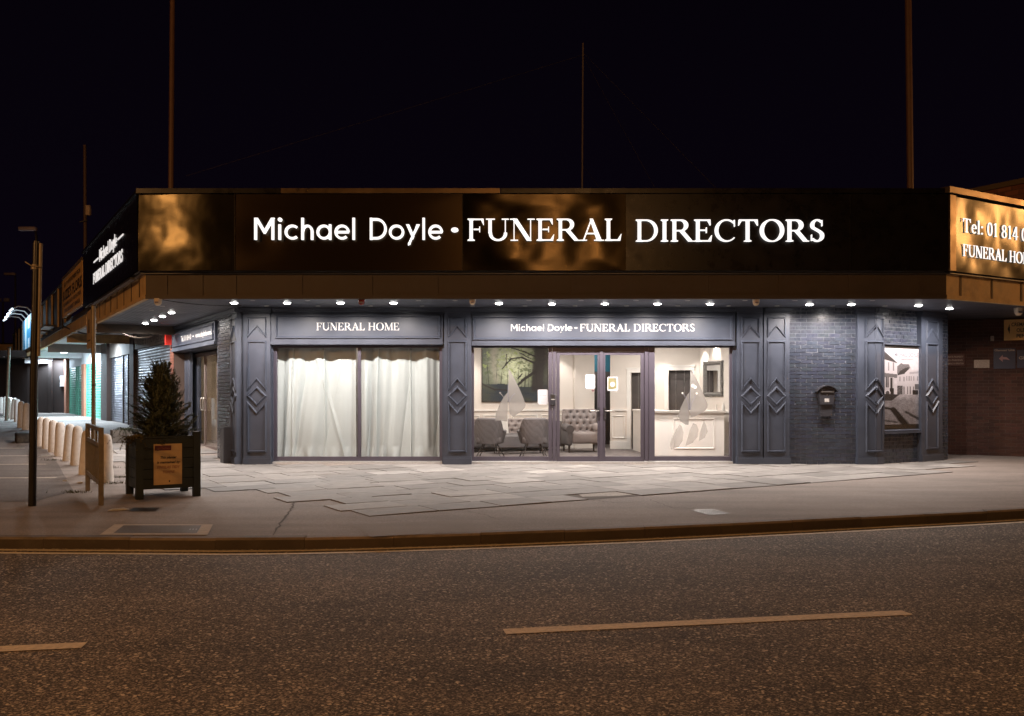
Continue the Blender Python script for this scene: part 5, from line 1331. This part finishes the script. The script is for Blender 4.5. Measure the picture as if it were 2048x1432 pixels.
# bollards
blist = [(211,967,870),(172,951,862),(153.7,932,853.6),(138,923,850),(120.5,914,846),(108,906,841.6),(95,899,837),(82,894.5,836),(53,861,807.5),(43,857,804),(35,846,800),(28,841,798),(22,839.5,797),(17,837,796),(12,834,795)]
wh = ['directly behind the right post of the barrier','behind the left end of the barrier','first clear one left of the barrier','second clear one left of the barrier','third clear one left of the barrier','fourth clear one left of the barrier','fifth clear one left of the barrier','farthest of the near row, beside the black post',
      'nearest of the far row, just left of the black post','second of the far row, left of the black post','third of the far row','fourth of the far row','fifth of the far row','sixth of the far row','farthest of the far row']
bp = None
for (px, pb, ptop), w_ in zip(blist, wh):
    x, y, z = gp(px, pb-2); h = (pb-ptop)*y/F; k = h/.78
    M = frame(x, y, 1, 0, z) @ Matrix.Rotation(rnd.uniform(-.03,.03), 4, 'Y') @ Matrix.Rotation(rnd.uniform(-.03,.03),4,'X') @ Matrix.Diagonal((1, 1, k, 1))
    lb = 'tapered whitish concrete bollard, ' + w_
    if bp is None:
        mb = MB(); mb.lathe([(.125,-.03),(.122,.05),(.098,.60),(.090,.70),(.075,.75),(.045,.775),(.001,.785)], 0, 0, 0, 22); bp = mb.build('bollard', CONC, None, M); o = bp
    else: o = bp.copy(); COL.objects.link(o); o.matrix_basis = M
    tag(o, lb, 'bollard', 'concrete bollards along the car park')
x, y, z = gp(45, 884); M = frame(x, y, .5, -.85, z)
mb = MB(); mb.rbox(-.5,.5,-.16,.16,-.05,.24,.04); tag(mb.build('concrete_block', KERBM, None, M), 'low dark concrete block on the ground left of the black post', 'concrete block')
x, y, z = gp(3, 826)
M = frame(x, y, 1, 0, z); mb = MB(); mb.lathe([(.30,0),(.24,.3),(.14,.75),(.09,.80),(.001,.82)], 0,0,0,16); tag(mb.build('concrete_cone', CONC, None, M), 'wide pale concrete marker at the far left end of the bollard row', 'concrete marker')
# weeds at the bollards
for i, (px, py) in enumerate(((222,936),(235,955),(228,967),(200,962),(105,921),(150,985))):
    x, y, z = gp(px, py); rnd2 = random.Random(40+i); mb = MB()
    for k in range(70):
        b = Vector((x+rnd2.gauss(0,.10), y+rnd2.gauss(0,.06), z)); a = rnd2.uniform(0,6.28); h = rnd2.uniform(.015,.06); s = Vector((math.cos(a),math.sin(a),0))*.006; c = rnd2.uniform(.6,1.4); mb.col = (.06*c,.065*c,.03*c)
        mb.add([b-s, b+s, b+Vector((rnd2.uniform(-.03,.03),rnd2.uniform(-.03,.03),h))], [(0,1,2)])
    tag(mb.build('weeds', WEED), kind='stuff')
# litter
for i, (px, py, w_) in enumerate(((94,913,.16),(237,1021,.12),(160,967,.05),(130,963,.04))):
    x, y, z = gp(px, py); M = frame(x, y, .9, .43, z); mb = MB(); mb.prism([(-w_,.006),(w_*.3,.004),(w_,.010),(w_*.5,.028),(-w_*.6,.022)], -w_*.3, w_*.3)
    tag(mb.build('litter', SILLW, None, M), ['flat scrap of white litter among the bollards','pale flattened scrap on the footpath before the planter','tiny white scrap on the ground left of the barrier','tiny pale scrap on the car park near the black post'][i], 'litter')
# drain covers and the framed service hatch
def grate(label, corners, rows, cols, mt, fr):
    P = [Vector(gp(*c)) for c in corners]          # near-left, near-right, far-right, far-left
    t = thing('drain_cover', label, 'drain cover'); L = lambda u, v: (P[0]*(1-u)+P[1]*u)*(1-v)+(P[3]*(1-u)+P[2]*u)*v
    mb = MB(); z = .0085
    def q(u0,u1,v0,v1,zz): mb.add([tuple(L(u,v)+Vector((0,0,zz))) for u,v in ((u0,v0),(u1,v0),(u1,v1),(u0,v1))], [(0,1,2,3)])
    q(0,1,0,1,.004); mb.build('pit', INK, t); mb = MB()
    f = .05
    for a in ((0,1,0,f),(0,1,1-f,1),(0,f,f,1-f),(1-f,1,f,1-f)): q(*a, z)
    mb.build('frame', fr, t); mb = MB()
    for i in range(rows):
        for j in range(cols):
            u0 = f+(1-2*f)*(j+.12+(.5 if i%2 else 0)*.0)/cols; u1 = f+(1-2*f)*(j+.80)/cols; v0 = f+(1-2*f)*(i+.15)/rows; v1 = f+(1-2*f)*(i+.70)/rows; q(u0,u1,v0,v1,z)
    mb.build('grating', mt, t)
IRON = mat('worn_iron', (.26,.24,.22), .45, metal=.5, noise_amt=.3, nscale=30)
DIRON = mat('dark_iron', (.055,.048,.042), .5, metal=.3, noise_amt=.3, nscale=30)
grate('small worn silver grating in the footpath in front of the paired pilasters', [(1418,1031),(1460,1028),(1424,1019),(1381,1021)], 8, 10, IRON, IRON)
grate('dark iron gully grating in the footpath in front of the planter', [(258,1023),(312,1023),(319,1016),(268,1016)], 3, 8, DIRON, DIRON)
P = [Vector(gp(*c)) for c in ((199,1071),(415,1071),(426,1050),(229,1050))]
t = thing('service_hatch', 'long patterned iron service hatch in a pale concrete surround by the kerb', 'service hatch'); L = lambda u, v: (P[0]*(1-u)+P[1]*u)*(1-v)+(P[3]*(1-u)+P[2]*u)*v
def fq(mb, u0,u1,v0,v1,zz): mb.add([tuple(L(u,v)+Vector((0,0,zz))) for u,v in ((u0,v0),(u1,v0),(u1,v1),(u0,v1))], [(0,1,2,3)])
mb = MB()
for a in ((0,1,0,.15),(0,1,.88,1),(0,.11,.15,.88),(.89,1,.15,.88)): fq(mb, *a, .008)
mb.build('surround', mat('pale_concrete', (.46,.39,.32), .8, noise_amt=.2, nscale=12), t)
mb = MB(); mb.col = (.12,.098,.082); fq(mb, .11,.89,.15,.88,.0105); mb.col = (.25,.21,.175)
for i in range(60):
    for j in range(11):
        u = .125+.75*(i+(.5 if j%2 else 0))/60; v = .17+.69*j/11; fq(mb, u, u+.007, v, v+.03, .0125)
mb.build('lid', mat('lid_iron', (1,1,1), .55, attr=True, noise_amt=.25, nscale=20), t)
mb = MB()
for u in (.80,.83,.86): fq(mb, u, u+.012, .42, .50, .0135)
mb.build('lifting_key', SILLW, t)
# ================================================================== THE PARADE ON THE LEFT
ar = thing('shopping_parade', 'low parade of shuttered shops under a timber edged canopy, going back on the left', 'shop parade')
def shutter(parent, x0, x1, z0, z1, y, mt, pitch=.085, centre=None):
    mb = MB(); z = z0; rows = []
    while z < z1-.01:
        zt = min(z+pitch, z1); mb.add([(x0,y,z),(x1,y,z),(x1,y-.020,z+(zt-z)*.25),(x0,y-.020,z+(zt-z)*.25),(x0,y-.016,z+(zt-z)*.7),(x1,y-.016,z+(zt-z)*.7),(x0,y,zt),(x1,y,zt)], [(0,1,2,3),(3,2,5,4),(4,5,7,6)]); z = zt
    o = mb.build('roller_shutter', mt, parent, FL)
    gm = DARKM if mt is not GREENSH else mat('green_rail', (.06,.25,.17), .5)
    for c_, h_ in [(x0-.025,.025),(x1+.025,.025)]+[(c,.04) for c in centre or ()]:
        mb = MB(); mb.box(c_-h_, c_+h_, y-.05, y+.02, z0, z1); mb.build('guide_rail', gm, o, FL)
    return o
X = lambda px, off=0: -ls(px, off)
FASB = mat('grey_brown_fascia', (.25,.21,.18), .7, noise_amt=.2, nscale=2)
BROWNP = mat('brown_pier', (.055,.032,.025), .75, noise_amt=.25, nscale=3)
mb = MB(); bricks(mb, X(343), X(350)-.0, .0, 3.0, -.03, 1.6, seed=14, bl=.2); mb.box(X(343)+.001, X(350)-.001, -.03, .25, 0, 3.2) if False else None
o = mb.build('brick_pier', REDBRICK, ar, FL); mb = MB(); mb.box(X(343)+.001, X(350)-.001, -.03, .25, 0, 3.2); mb.build('pier_core', BMORT, o, FL)
xa, xb = X(270), X(343)-.02
mb = MB(); mb.box(xa-.3, xb, -.02, .25, 2.80, 3.5); mb.build('florist_fascia', FASB, ar, FL)
mb = MB(); type_(mb, "Suzie's Flowers", xa+.35, xb-1.2, 2.90, .34, -.02, .003, shear=.2, bold=.0); mb.box(xb-2.2, xb-.5, -.023, -.02, 2.86, 2.88); mb.build('faded_lettering', mat('faded_brown_ink', (.10,.07,.06), .7), ar, FL)
shutter(ar, xa+.05, xb-.05, .12, 2.80, .06, GREYSH)
mb = MB(); mb.box(X(262)-.0, xa, -.05, .25, .1, 3.3); mb.build('pier', BROWNP, ar, FL)
shutter(ar, X(243), X(262)-.1, .30, 2.72, .10, GREYSH, centre=[(X(243)+X(262))/2])
shutter(ar, X(219), X(243)-.12, .30, 2.72, .10, GREYSH)
mb = MB(); mb.box(X(218), X(262)-.01, .02, .25, 2.72, 3.3); mb.build('shop_fascia', FASB, ar, FL)
mb = MB(); mb.box(X(206), X(218), -.08, .25, .2, 3.3); mb.build('pier', BROWNP, ar, FL)
shutter(ar, X(172), X(206)-.06, .34, 2.68, .06, GREENSH, .11)
mb = MB(); mb.box(X(136), X(206)-.01, .04, .25, 2.68, 3.35); mb.build('white_fascia', WHITEP, ar, FL)
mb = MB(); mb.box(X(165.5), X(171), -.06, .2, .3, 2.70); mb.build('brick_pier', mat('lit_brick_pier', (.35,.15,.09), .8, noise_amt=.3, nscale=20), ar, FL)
shutter(ar, X(138), X(165.5)-.06, .34, 2.68, .06, GREENSH, .11, centre=[(X(138)+X(165.5))/2, (X(138)+X(165.5))/2+.8])
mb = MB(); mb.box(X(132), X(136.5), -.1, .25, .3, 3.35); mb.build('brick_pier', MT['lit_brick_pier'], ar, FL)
# canopy over the far pavement
def cxl(px): k = kx(px); return -(-6.57-16.35*k)/(.5197+.8543*k)
mb = MB(); mb.box(-46, -6.97, .10, 2.3, 3.30, 3.35); mb.build('canopy_soffit', mat('grey_white_soffit', (.62,.64,.66), .7, noise_amt=.12, nscale=2), ar, M_L)
mb = MB(); mb.box(-8.0, -6.78, .0, .06, 3.28, 3.5); mb.box(-46,-8.9,.0,.08,3.20,3.50); mb.build('canopy_edge', TAN, ar, M_L)
mb = MB(); mb.box(-46, -8.3, -.03, .10, 3.50, 3.60); mb.build('gutter', GUTTER, ar, M_L)
for s_, z0_, z1_, mt_ in ((7.1,2.92,3.28,BROWN),(14.4,3.02,3.30,TAN),(21.5,2.98,3.30,FASB),(28.5,3.0,3.30,WHITEP),(35.5,2.95,3.3,WHITEP)):
    mb = MB(); mb.box(-s_-.10, -s_, .06, 2.0, z0_, z1_); mb.build('canopy_beam', mt_, ar, M_L)
mb = MB(); mb.box(-46, -13.75, .0, .12, 3.62, 4.9); mb.build('upper_fascia', BROWN, ar, M_L)
mb = MB(); mb.box(-46, -13.7, -.05, .14, 4.90, 4.96); mb.build('coping', DARKM, ar, M_L)
for s_ in (14.1,16.4,18.7,21.0,23.3,25.6,36.0,39.0,42.0):
    mb = MB(); mb.box(-s_-.05, -s_+.05, -.05, .0, 3.62, 4.9); mb.build('fascia_post', TAN, ar, M_L)
for s_ in (17.5, 20.5):                            # tilting window hoods
    mb = MB(); mb.box(-s_-2.0, -s_, -.35, -.001, 3.70, 3.76); mb.build('ledge', DARKM, ar, M_L)
# end of the arcade
Ew = Vector(P0)+A_*34.2
mb = MB(); mb.obox((Ew.x+.5,Ew.y),(Ew.x-20,Ew.y+1.5),.3,0,.3,3.6); mb.build('end_wall', FARB, ar)
for i in range(11):
    x = Ew.x-.6-1.1*i; mb = MB(); mb.box(x-.16, x, Ew.y-.32, Ew.y-.14, .35, 2.9 if i%3 else 3.1); mb.build('cladding_post', FARB, ar)
mb = MB(); mb.slab([(Ew.x+1,Ew.y-.5),(Ew.x+1,Ew.y-3),(Ew.x-30,Ew.y-3),(Ew.x-30,Ew.y-.5)], 3.2, 3.5); mb.build('end_canopy', FARB, ar)
hb = thing('hanging_board', 'narrow tan hanging board with faded marks at the canopy edge by the grey post', 'sign board')
mb = MB(); mb.box(-8.45, -7.55, -.03, .02, 2.56, 3.52); mb.build('board', TAN, hb, M_L)
mb = MB(); mb.prism([(-8.15,2.95),(-7.85,2.95),(-7.9,3.3),(-8.1,3.3)], -.034, -.031); mb.box(-8.3,-7.7,-.034,-.031,2.74,2.78); mb.build('faded_mark', TANB, hb, M_L)
bs = thing('lit_shop_sign', 'blue and white lit sign board far along the parade', 'sign')
def bcol(u, v):
    s = [(.70,.85,.95),(.05,.30,.55),(.75,.88,.95),(.12,.42,.68),(.78,.9,.97),(.05,.22,.45),(.55,.75,.9)][int(u*6.99)]
    if .25 < v < .62 and u > .45: s = (.03,.30,.55)
    return s
bx0, bx1 = -35.0, -27.2
mb = MB(); mb.grid(lambda u, v: (bx0+(bx1-bx0)*u, -.085, 3.52+1.45*v), 28, 10, bcol); mb.build('face', BLUESIGN, bs, M_L)
mb = MB(); mb.box(bx0-.05, bx1+.05, -.08, -.001, 3.48, 5.0); mb.build('frame', DARKM, bs, M_L)
mb = MB(); type_(mb, 'BET', bx0+2.8, bx0+6.6, 3.95, .5, -.088, .004, bold=.04) if False else None
ga = None
for i, s_ in enumerate((-34.5,-32.4,-30.3,-28.2)):
    M = M_L @ Matrix.Translation((s_, 0, 4.98))
    g = thing('swan_neck_lamp', 'swan neck lamp over the blue lit sign, %s from the left' % names[i], 'sign lamp', 'swan neck lamps over the blue sign', M)
    mb = MB(); mb.tube([(0,-.05,0),(0,-.25,.22),(0,-.6,.26),(0,-.85,.12)], .025, 8); mb.build('arm', SILLW, g, M)
    mb = MB(); mb.tube([(0,-.80,.15),(0,-.95,.02)], .055, 10, .035); mb.build('head', SWAN, g, M)
for i, (px, py) in enumerate(((130,703),(105,719))):
    d = (3.24-CH)*F/(HY-py); x, y = kx(px)*d, d; M = frame(x, y, .5197, -.8543, 3.24)
    g = thing('canopy_light', 'bright cool white light under the parade canopy, %s one' % ('nearer' if i == 0 else 'farther'), 'ceiling light', 'cool lights under the parade canopy', M)
    mb = MB(); mb.rbox(-.60,.60,-.13,.13,-.05,.04,.03); mb.build('diffuser', COOLGLOW, g, M)
    mb = MB(); mb.box(-.62,.62,-.15,.15,.041,.06); mb.build('tray', SILLW, g, M)
t = thing('wall_box', 'small pale box on the far end pier of the green shutters', 'wall box')
mb = MB(); mb.box(X(133)-.5, X(133)-.1, -.28, -.1, 1.75, 2.30); mb.build('case', WHITEP, t, FL)
mb = MB(); mb.box(X(133)-.45, X(133)-.15, -.29, -.2801, 1.98, 2.12); mb.build('dark_band', INK, t, FL)
p_ = M_L @ Vector((-6.9,.2,3.25)); q_ = FL @ Vector((-8.5,-.1,3.1))
cable([tuple(M_L @ Vector((-13.9,-.1,3.5))), tuple(M_L @ Vector((-7.6,.6,3.0))), tuple(FL @ Vector((-7.2,-.2,3.05)))], .022, 'cable', 'thick black cable sagging across the end of the side soffit', sag=.16)
cable([tuple(M_L @ Vector((-13.7,-.15,4.6))), tuple(M_L @ Vector((-13.75,-.12,3.4)))], .02, 'cable', 'dark cable running down the parade fascia beside the florist sign', sag=.0)
# pale blue pole and buildings far left
x, y, z = kx(15)*34, 34, .38
t = thing('lamp_post', 'slim pole lit pale blue at the left edge beyond the bollards', 'post')
mb = MB(); mb.tube([(x-.05,y,z),(x+.06,y,3.1)], .055, 10, .05); mb.build('pole', GALV, t); mb = MB(); mb.tube([(x+.06,y,3.1),(x+.06,y,3.14)], .065, 10); mb.build('cap', DARKM, t)
t = thing('far_building', 'dark low building with a dim yellow lit strip at the far left edge', 'building')
mb = MB(); mb.box(-52, -31.5, 58, 66, 0, 3.4); mb.box(-52,-30.3,58.2,66,3.4,4.6); mb.box(-34.3,-33.1,57.7,58,3.0,6.2); mb.build('wall', FARB, t)
mb = MB(); mb.box(-52, -31.6, 57.9, 58.19, 3.41, 4.5); mb.build('upper_cladding', TAN, t)
mb = MB()
for i in range(9): mb.box(-36.5+.55*i, -36.2+.55*i, 57.85, 57.9, 3.2, 4.0)
mb.build('lit_window', mat('dim_lit_window', (.4,.35,.2), .5, emit=(.8,.75,.4), estr=.25), t)

def street_lamp(label, px, py, Y, side=-1):
    x = kx(px)*Y; z = CH+(HY-py)/F*Y; px_ = x+.30
    t = thing('street_lamp', label, 'street lamp', 'unlit street lamps in the distance')
    mb = MB(); mb.tube([(px_,Y,.2),(px_,Y,z*.6),(px_,Y,z-.25),(px_-.05,Y,z-.02),(x+.1,Y,z+.06)], .07, 8, .04); mb.build('column', DARKM, t)
    mb = MB(); mb.rbox(x-.45, x+.30, Y-.14, Y+.14, z-.02, z+.16, .05, 2); mb.build('lantern', mat('lantern_grey', (.35,.28,.28), .5), t)
street_lamp('larger unlit street lamp head above the tall black post', 59, 461, 40)
street_lamp('smaller unlit street lamp farther off at the left edge', 22, 550, 62)
x = kx(6)*75; t = thing('floodlight_mast', 'dark mast with a pair of small floodlights on the skyline, far left', 'floodlight mast')
mb = MB(); mb.tube([(x,75,0),(x,75,8.9)], .12, 8, .07); mb.build('mast', DARKM, t)
for d_ in (-.35,.35): mb = MB(); mb.rbox(x+d_-.2, x+d_+.2, 74.8, 75.1, 8.9, 9.2, .05, 2); mb.build('floodlight', UNLIT, t)
mb = MB()
for i in range(60):
    a = random.Random(i); mb.ball((-58+i*.9+a.uniform(-1,1), 82+a.uniform(-4,4), a.uniform(.5,2.6)), a.uniform(1.5,3.6), 4, (1,1,a.uniform(.7,1.1)))
tag(mb.build('distant_trees', mat('night_foliage', (.03,.035,.022), .9, noise_amt=.5, nscale=2)), kind='stuff')

# ================================================================== RIGHT SIDE
MR = frame(8.9, 21.9, .881, -.472); wx = lambda px: (21.9*kx(px)-8.9)/(.881+.472*kx(px))
def wzz(px, py): return CH+(HY-py)/F*(21.9-.472*wx(px))
bw = thing('brick_side_wall', 'dark red brick wall in shadow under the right canopy', 'wall')
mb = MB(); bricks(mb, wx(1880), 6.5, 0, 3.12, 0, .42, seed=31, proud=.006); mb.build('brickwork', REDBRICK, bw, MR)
mb = MB(); mb.box(-1.2, 6.5, .001, .25, 0, 3.12); mb.build('mortar_core', BMORT, bw, MR)
def wsign(name, label, x0, x1, y0, y1, mt, lines=(), ink=INK, cat='sign', extra=None):
    t = thing(name, label, cat, 'signs on the dark brick wall'); a, b = wx(x0), wx(x1); z0, z1 = wzz(x0,y1), wzz(x0,y0)
    mb = MB(); mb.box(a, b, -.03, -.009, z0, z1); mb.build('board', mt, t, MR)
    for s_, u0, u1, v, h in lines: mb = MB(); type_(mb, s_, a+(b-a)*u0, a+(b-a)*u1, z0+(z1-z0)*v, (z1-z0)*h, -.03, .003, bold=.02); mb.build('lettering', ink, t, MR)
    if extra: extra(t, a, b, z0, z1)
def arrow_black(t, a, b, z0, z1):
    w_, h = b-a, z1-z0; mb = MB(); mb.prism([(a+.12*w_,z0+.55*h),(a+.19*w_,z0+.80*h),(a+.19*w_,z0+.30*h)], -.034, -.0301); mb.box(a+.16*w_,a+.20*w_,-.0345,-.0302,z0+.45*h,z0+.65*h); mb.build('arrow', INK, t, MR)
wsign('directional_sign', 'yellowed board with black lettering and an arrow, topmost on the dark brick wall', 2008, 2068, 640, 681, FLORB, [('CREMA',.25,.72,.68,.17),('OLE',.42,.70,.40,.17),('PEN',.42,.72,.12,.17)], extra=arrow_black)
def arrow_pink(t, a, b, z0, z1):
    w_, h = b-a, z1-z0; mb = MB()
    mb.prism([(a+.25*w_,z0+.50*h),(a+.42*w_,z0+.68*h),(a+.42*w_,z0+.58*h),(a+.60*w_,z0+.56*h),(a+.75*w_,z0+.42*h),(a+.55*w_,z0+.46*h),(a+.42*w_,z0+.46*h),(a+.42*w_,z0+.34*h)][::-1], -.034, -.0301); mb.build('arrow', PINK, t, MR)
wsign('directional_sign', 'dark blue square sign with a bent dull arrow under script lettering', 1987, 2031, 697, 738, DKBLUE, [('Glamour Line',.04,.96,.86,.10)], ink=OFFW, extra=arrow_pink)
wsign('salon_sign', 'dark sign with a pale edge cut by the right border of the picture', 2034, 2070, 700, 736, DKBLUE, [('Gla',.10,.55,.48,.16)], ink=OFFW)
wsign('small_plaque', 'low faded sign with rows of pale lines beside the slate corner', 1890, 1929, 708, 732, mat('faded_maroon', (.09,.04,.035), .7), [('PRIVATE PROPERTY',.05,.95,.68,.14),('NO PARKING',.10,.9,.40,.14),('CLAMPING IN OPERATION',.05,.95,.12,.14)], ink=OFFW)
wsign('torn_poster', 'torn whitish poster scrap between the faded sign and the blue sign', 1948, 1979, 720, 736, OFFW, cat='poster')
wsign('junction_box', 'tiny pale box above the torn poster scrap', 1981, 1988, 672, 682, OFFW, cat='junction box')
# taller brick building behind the right sign
G0 = (10.78, 19.2)
gb = thing('brick_building', 'taller brick building showing above the right hand sign', 'building')
MG = frame(G0[0]+.5197*1.2, G0[1]-.8543*1.2, -.5197, .8543)   # seen from the left: local x runs away
mg2 = frame(G0[0]-.5197*7, G0[1]+.8543*7, .5197, -.8543)
LG = 8.2
mb = MB(); bricks(mb, 0, LG, 3.70, 5.84, 0, 1.5, bl=.30, bh=.10, j=.014, seed=33); mb.build('brick_wall', REDBRICK, gb, mg2)
mb = MB(); mb.box(0, LG, .001, 4.0, 3.70, 5.84); mb.build('wall_core', BMORT, gb, mg2)
mb = MB(); mb.box(-.05, LG+.05, -.06, 4.05, 5.84, 5.95); mb.build('coping', TANB, gb, mg2)
mb = MB(); mb.tube([(LG-.9,-.03,4.6),(LG-.7,-.03,4.9),(LG-.1,-.03,5.3)], .012, 6); mb.build('cable_run', INK, gb, mg2)

# masts on the roof
def mast(label, px0, px1, py, Y, top, r, wires=()):
    x = kx(px0)*Y; zb2 = 3.66; zt2 = CH+(HY-top)/F*Y
    t = thing('roof_mast', label, 'mast', 'masts on the flat roof'); x1 = kx(px1)*Y
    mb = MB(); mb.tube([(x,Y,zb2),((x+x1)/2,Y,(zb2+zt2)/2),(x1,Y,zt2)], r, 10, r*.92); mb.build('pole', MASTG if r < .05 else MAST, t)
    mb = MB(); zz = zb2+(zt2-zb2)*.30; mb.tube([(x+(x1-x)*.3,Y,zz),(x+(x1-x)*.3,Y,zz+.05)], r*1.35, 10); mb.tube([(x,Y,zb2),(x,Y,zb2+.04)], r*2.4, 10); mb.build('collar', MAST, t)
    for w_ in wires:
        mb = MB(); mb.tube([w_[0], w_[1]], .004, 4); mb.build('guy_wire', DARKM, t)
def at(px, py, Y): return (kx(px)*Y, Y, CH+(HY-py)/F*Y)
mast('rusty brown mast on the roof above the buckled left end of the sign', 340, 345, 376, 21, -25, .062)
mast('slimmer grey mast guyed by thin wires above the middle of the sign', 1163, 1166, 378, 22, 86, .021, [(at(1165,110,22), at(372,352,21)), (at(1165,110,22), at(1312,380,20)), (at(1165,104,22), at(1440,384,20)), (at(1165,330,22), at(1205,384,20))])
mast('brown mast on the roof above the plain right end of the sign', 1823, 1816, 384, 20, -30, .075)
x, y = kx(171)*26, 26
t = thing('roof_mast', 'thin dark mast carrying a small pale box, behind the black side sign', 'mast', 'masts on the flat roof')
mb = MB(); mb.tube([(x,y,3.5),(x-.02,y,CH+(HY-290)/F*y)], .055, 8, .045); mb.build('pole', mat('dark_rust', (.06,.035,.03), .6), t)
mb = MB(); mb.rbox(x+.06, x+.18, y-.15, y-.02, CH+(HY-432)/F*y, CH+(HY-412)/F*y, .02, 2); mb.build('box', OFFW, t)
mb = MB(); mb.tube([(x-.12,y-.1,CH+(HY-445)/F*y),(x+.1,y-.1,CH+(HY-442)/F*y)], .02, 6); mb.build('bracket', DARKM, t)

# ================================================================== LIGHT
def light(kind, loc, energy, col, size=.1, name='lamp_light', tgt=None, sy=None, cone=None):
    ld = bpy.data.lights.new(name, kind); ld.energy = energy; ld.color = col
    if kind == 'AREA': ld.shape = 'RECTANGLE' if sy else 'DISK'; ld.size = size; ld.size_y = sy or size
    else: ld.shadow_soft_size = size
    if kind == 'SPOT': ld.spot_size = R(cone or 80); ld.spot_blend = .6
    o = bpy.data.objects.new(name, ld); COL.objects.link(o); o.location = loc
    if tgt: o.rotation_euler = (Vector(tgt)-Vector(loc)).to_track_quat('-Z','Y').to_euler()
    return o
SOD = (1,.47,.155)
# lobby and show window
WARM = (1,.93,.86)
for (x, y) in ((.2,20.6),(3.0,21.0),(.3,19.1),(3.6,19.05)): light('AREA', (x,y,2.72), 46, WARM, 1.1, sy=.35, name='lobby_ceiling_light')
for (x, y) in ((-.95,21.5),(1.25,22.2),(3.55,21.75),(4.35,21.5),(4.62,20.9)): light('SPOT', (x,y,2.7), 62, WARM, .03, 'lobby_spot', (x,y+.12,0), cone=80)
light('AREA', (2.1,23.7,2.7), 25, WARM, .5, name='passage_fill')  # added lamp without a fitting, brightens the dark passage
light('AREA', (-3.1,19.3,2.70), 10, WARM, 1.5, sy=.4, name='showroom_light')
q = FL @ Vector((cx_, 1.6, 2.5)); light('AREA', tuple(q), 60, (1,.85,.62), .8, name='side_room_light')
# parade canopy
COOL = (.70,.86,1.0)
for px, py, e in ((130,703,950),(105,719,260)):
    d = (3.14-CH)*F/(HY-py); light('AREA', (kx(px)*d, d, 3.13), e, COOL, 1.2, sy=.25, name='canopy_light_beam')
q = M_L @ Vector((-17.5,1.0,3.2)); light('AREA', tuple(q), 260, COOL, 1.0, sy=.25, name='canopy_light_beam')
q = M_L @ Vector((-31,-1.0,5.0)); light('AREA', tuple(q), 90, (.65,.85,1), 5.0, sy=.2, name='sign_lamp_light', tgt=tuple(M_L @ Vector((-31,0,4.3))))
# sodium street lamps of the road, on columns behind and beside the viewpoint
SL = [((-16.5,-1.0,8.2),4300),((2.6,-9.0,8.2),2900),((26,17,7.5),2600)]
for i, (p, e) in enumerate(SL):
    t = thing('sodium_street_lamp', ['lit orange street lamp across the road to the left','lit orange street lamp directly across the road','lit orange street lamp down the road to the right'][i], 'street lamp', 'lit sodium street lamps across the road')
    mb = MB(); mb.tube([(p[0],p[1]-1.6,-.1),(p[0],p[1]-1.6,p[2]-.3),(p[0],p[1]-1.2,p[2]+.12),(p[0],p[1]-.2,p[2]+.16)], .07, 10, .04); mb.build('column', GALV, t)
    mb = MB(); mb.rbox(p[0]-.16,p[0]+.16,p[1]-.4,p[1]+.4,p[2]+.03,p[2]+.18,.05); mb.build('lantern', DARKM, t)
    mb = MB(); mb.box(p[0]-.12,p[0]+.12,p[1]-.3,p[1]+.3,p[2]+.012,p[2]+.029); mb.build('lens', SODIUM, t)
    light('POINT', (p[0],p[1],p[2]-.12), e, SOD, .16, 'sodium_lamp_light')
# a trace of moonlight
sun = light('SUN', (0,0,30), .006, (.7,.75,1), .01, 'moon'); sun.data.angle = R(.5); sun.rotation_euler = (R(50),0,R(30))

# ================================================================== CAMERA
cam = bpy.data.cameras.new('camera'); co = bpy.data.objects.new('camera', cam); COL.objects.link(co)
co.location = (0,0,CH); co.rotation_euler = (R(90),0,0)
cam.sensor_width = 36; cam.lens = F/2048*36; cam.shift_y = (HY-716)/2048; cam.clip_start = .1; cam.clip_end = 3000
SC.camera = co
SC.view_settings.view_transform = 'Standard'; SC.view_settings.look = 'None'; SC.view_settings.exposure = 0; SC.view_settings.gamma = 1
SC.render.resolution_x = 1024; SC.render.resolution_y = 716
cy = SC.cycles; cy.use_denoising = True; cy.max_bounces = 7; cy.diffuse_bounces = 3; cy.glossy_bounces = 4; cy.transmission_bounces = 6; cy.transparent_max_bounces = 12
cy.sample_clamp_indirect = 4; cy.caustics_reflective = False; cy.caustics_refractive = False; cy.use_light_tree = True
try: cy.denoiser = 'OPENIMAGEDENOISE'
except Exception: pass
bpy.context.view_layer.update()
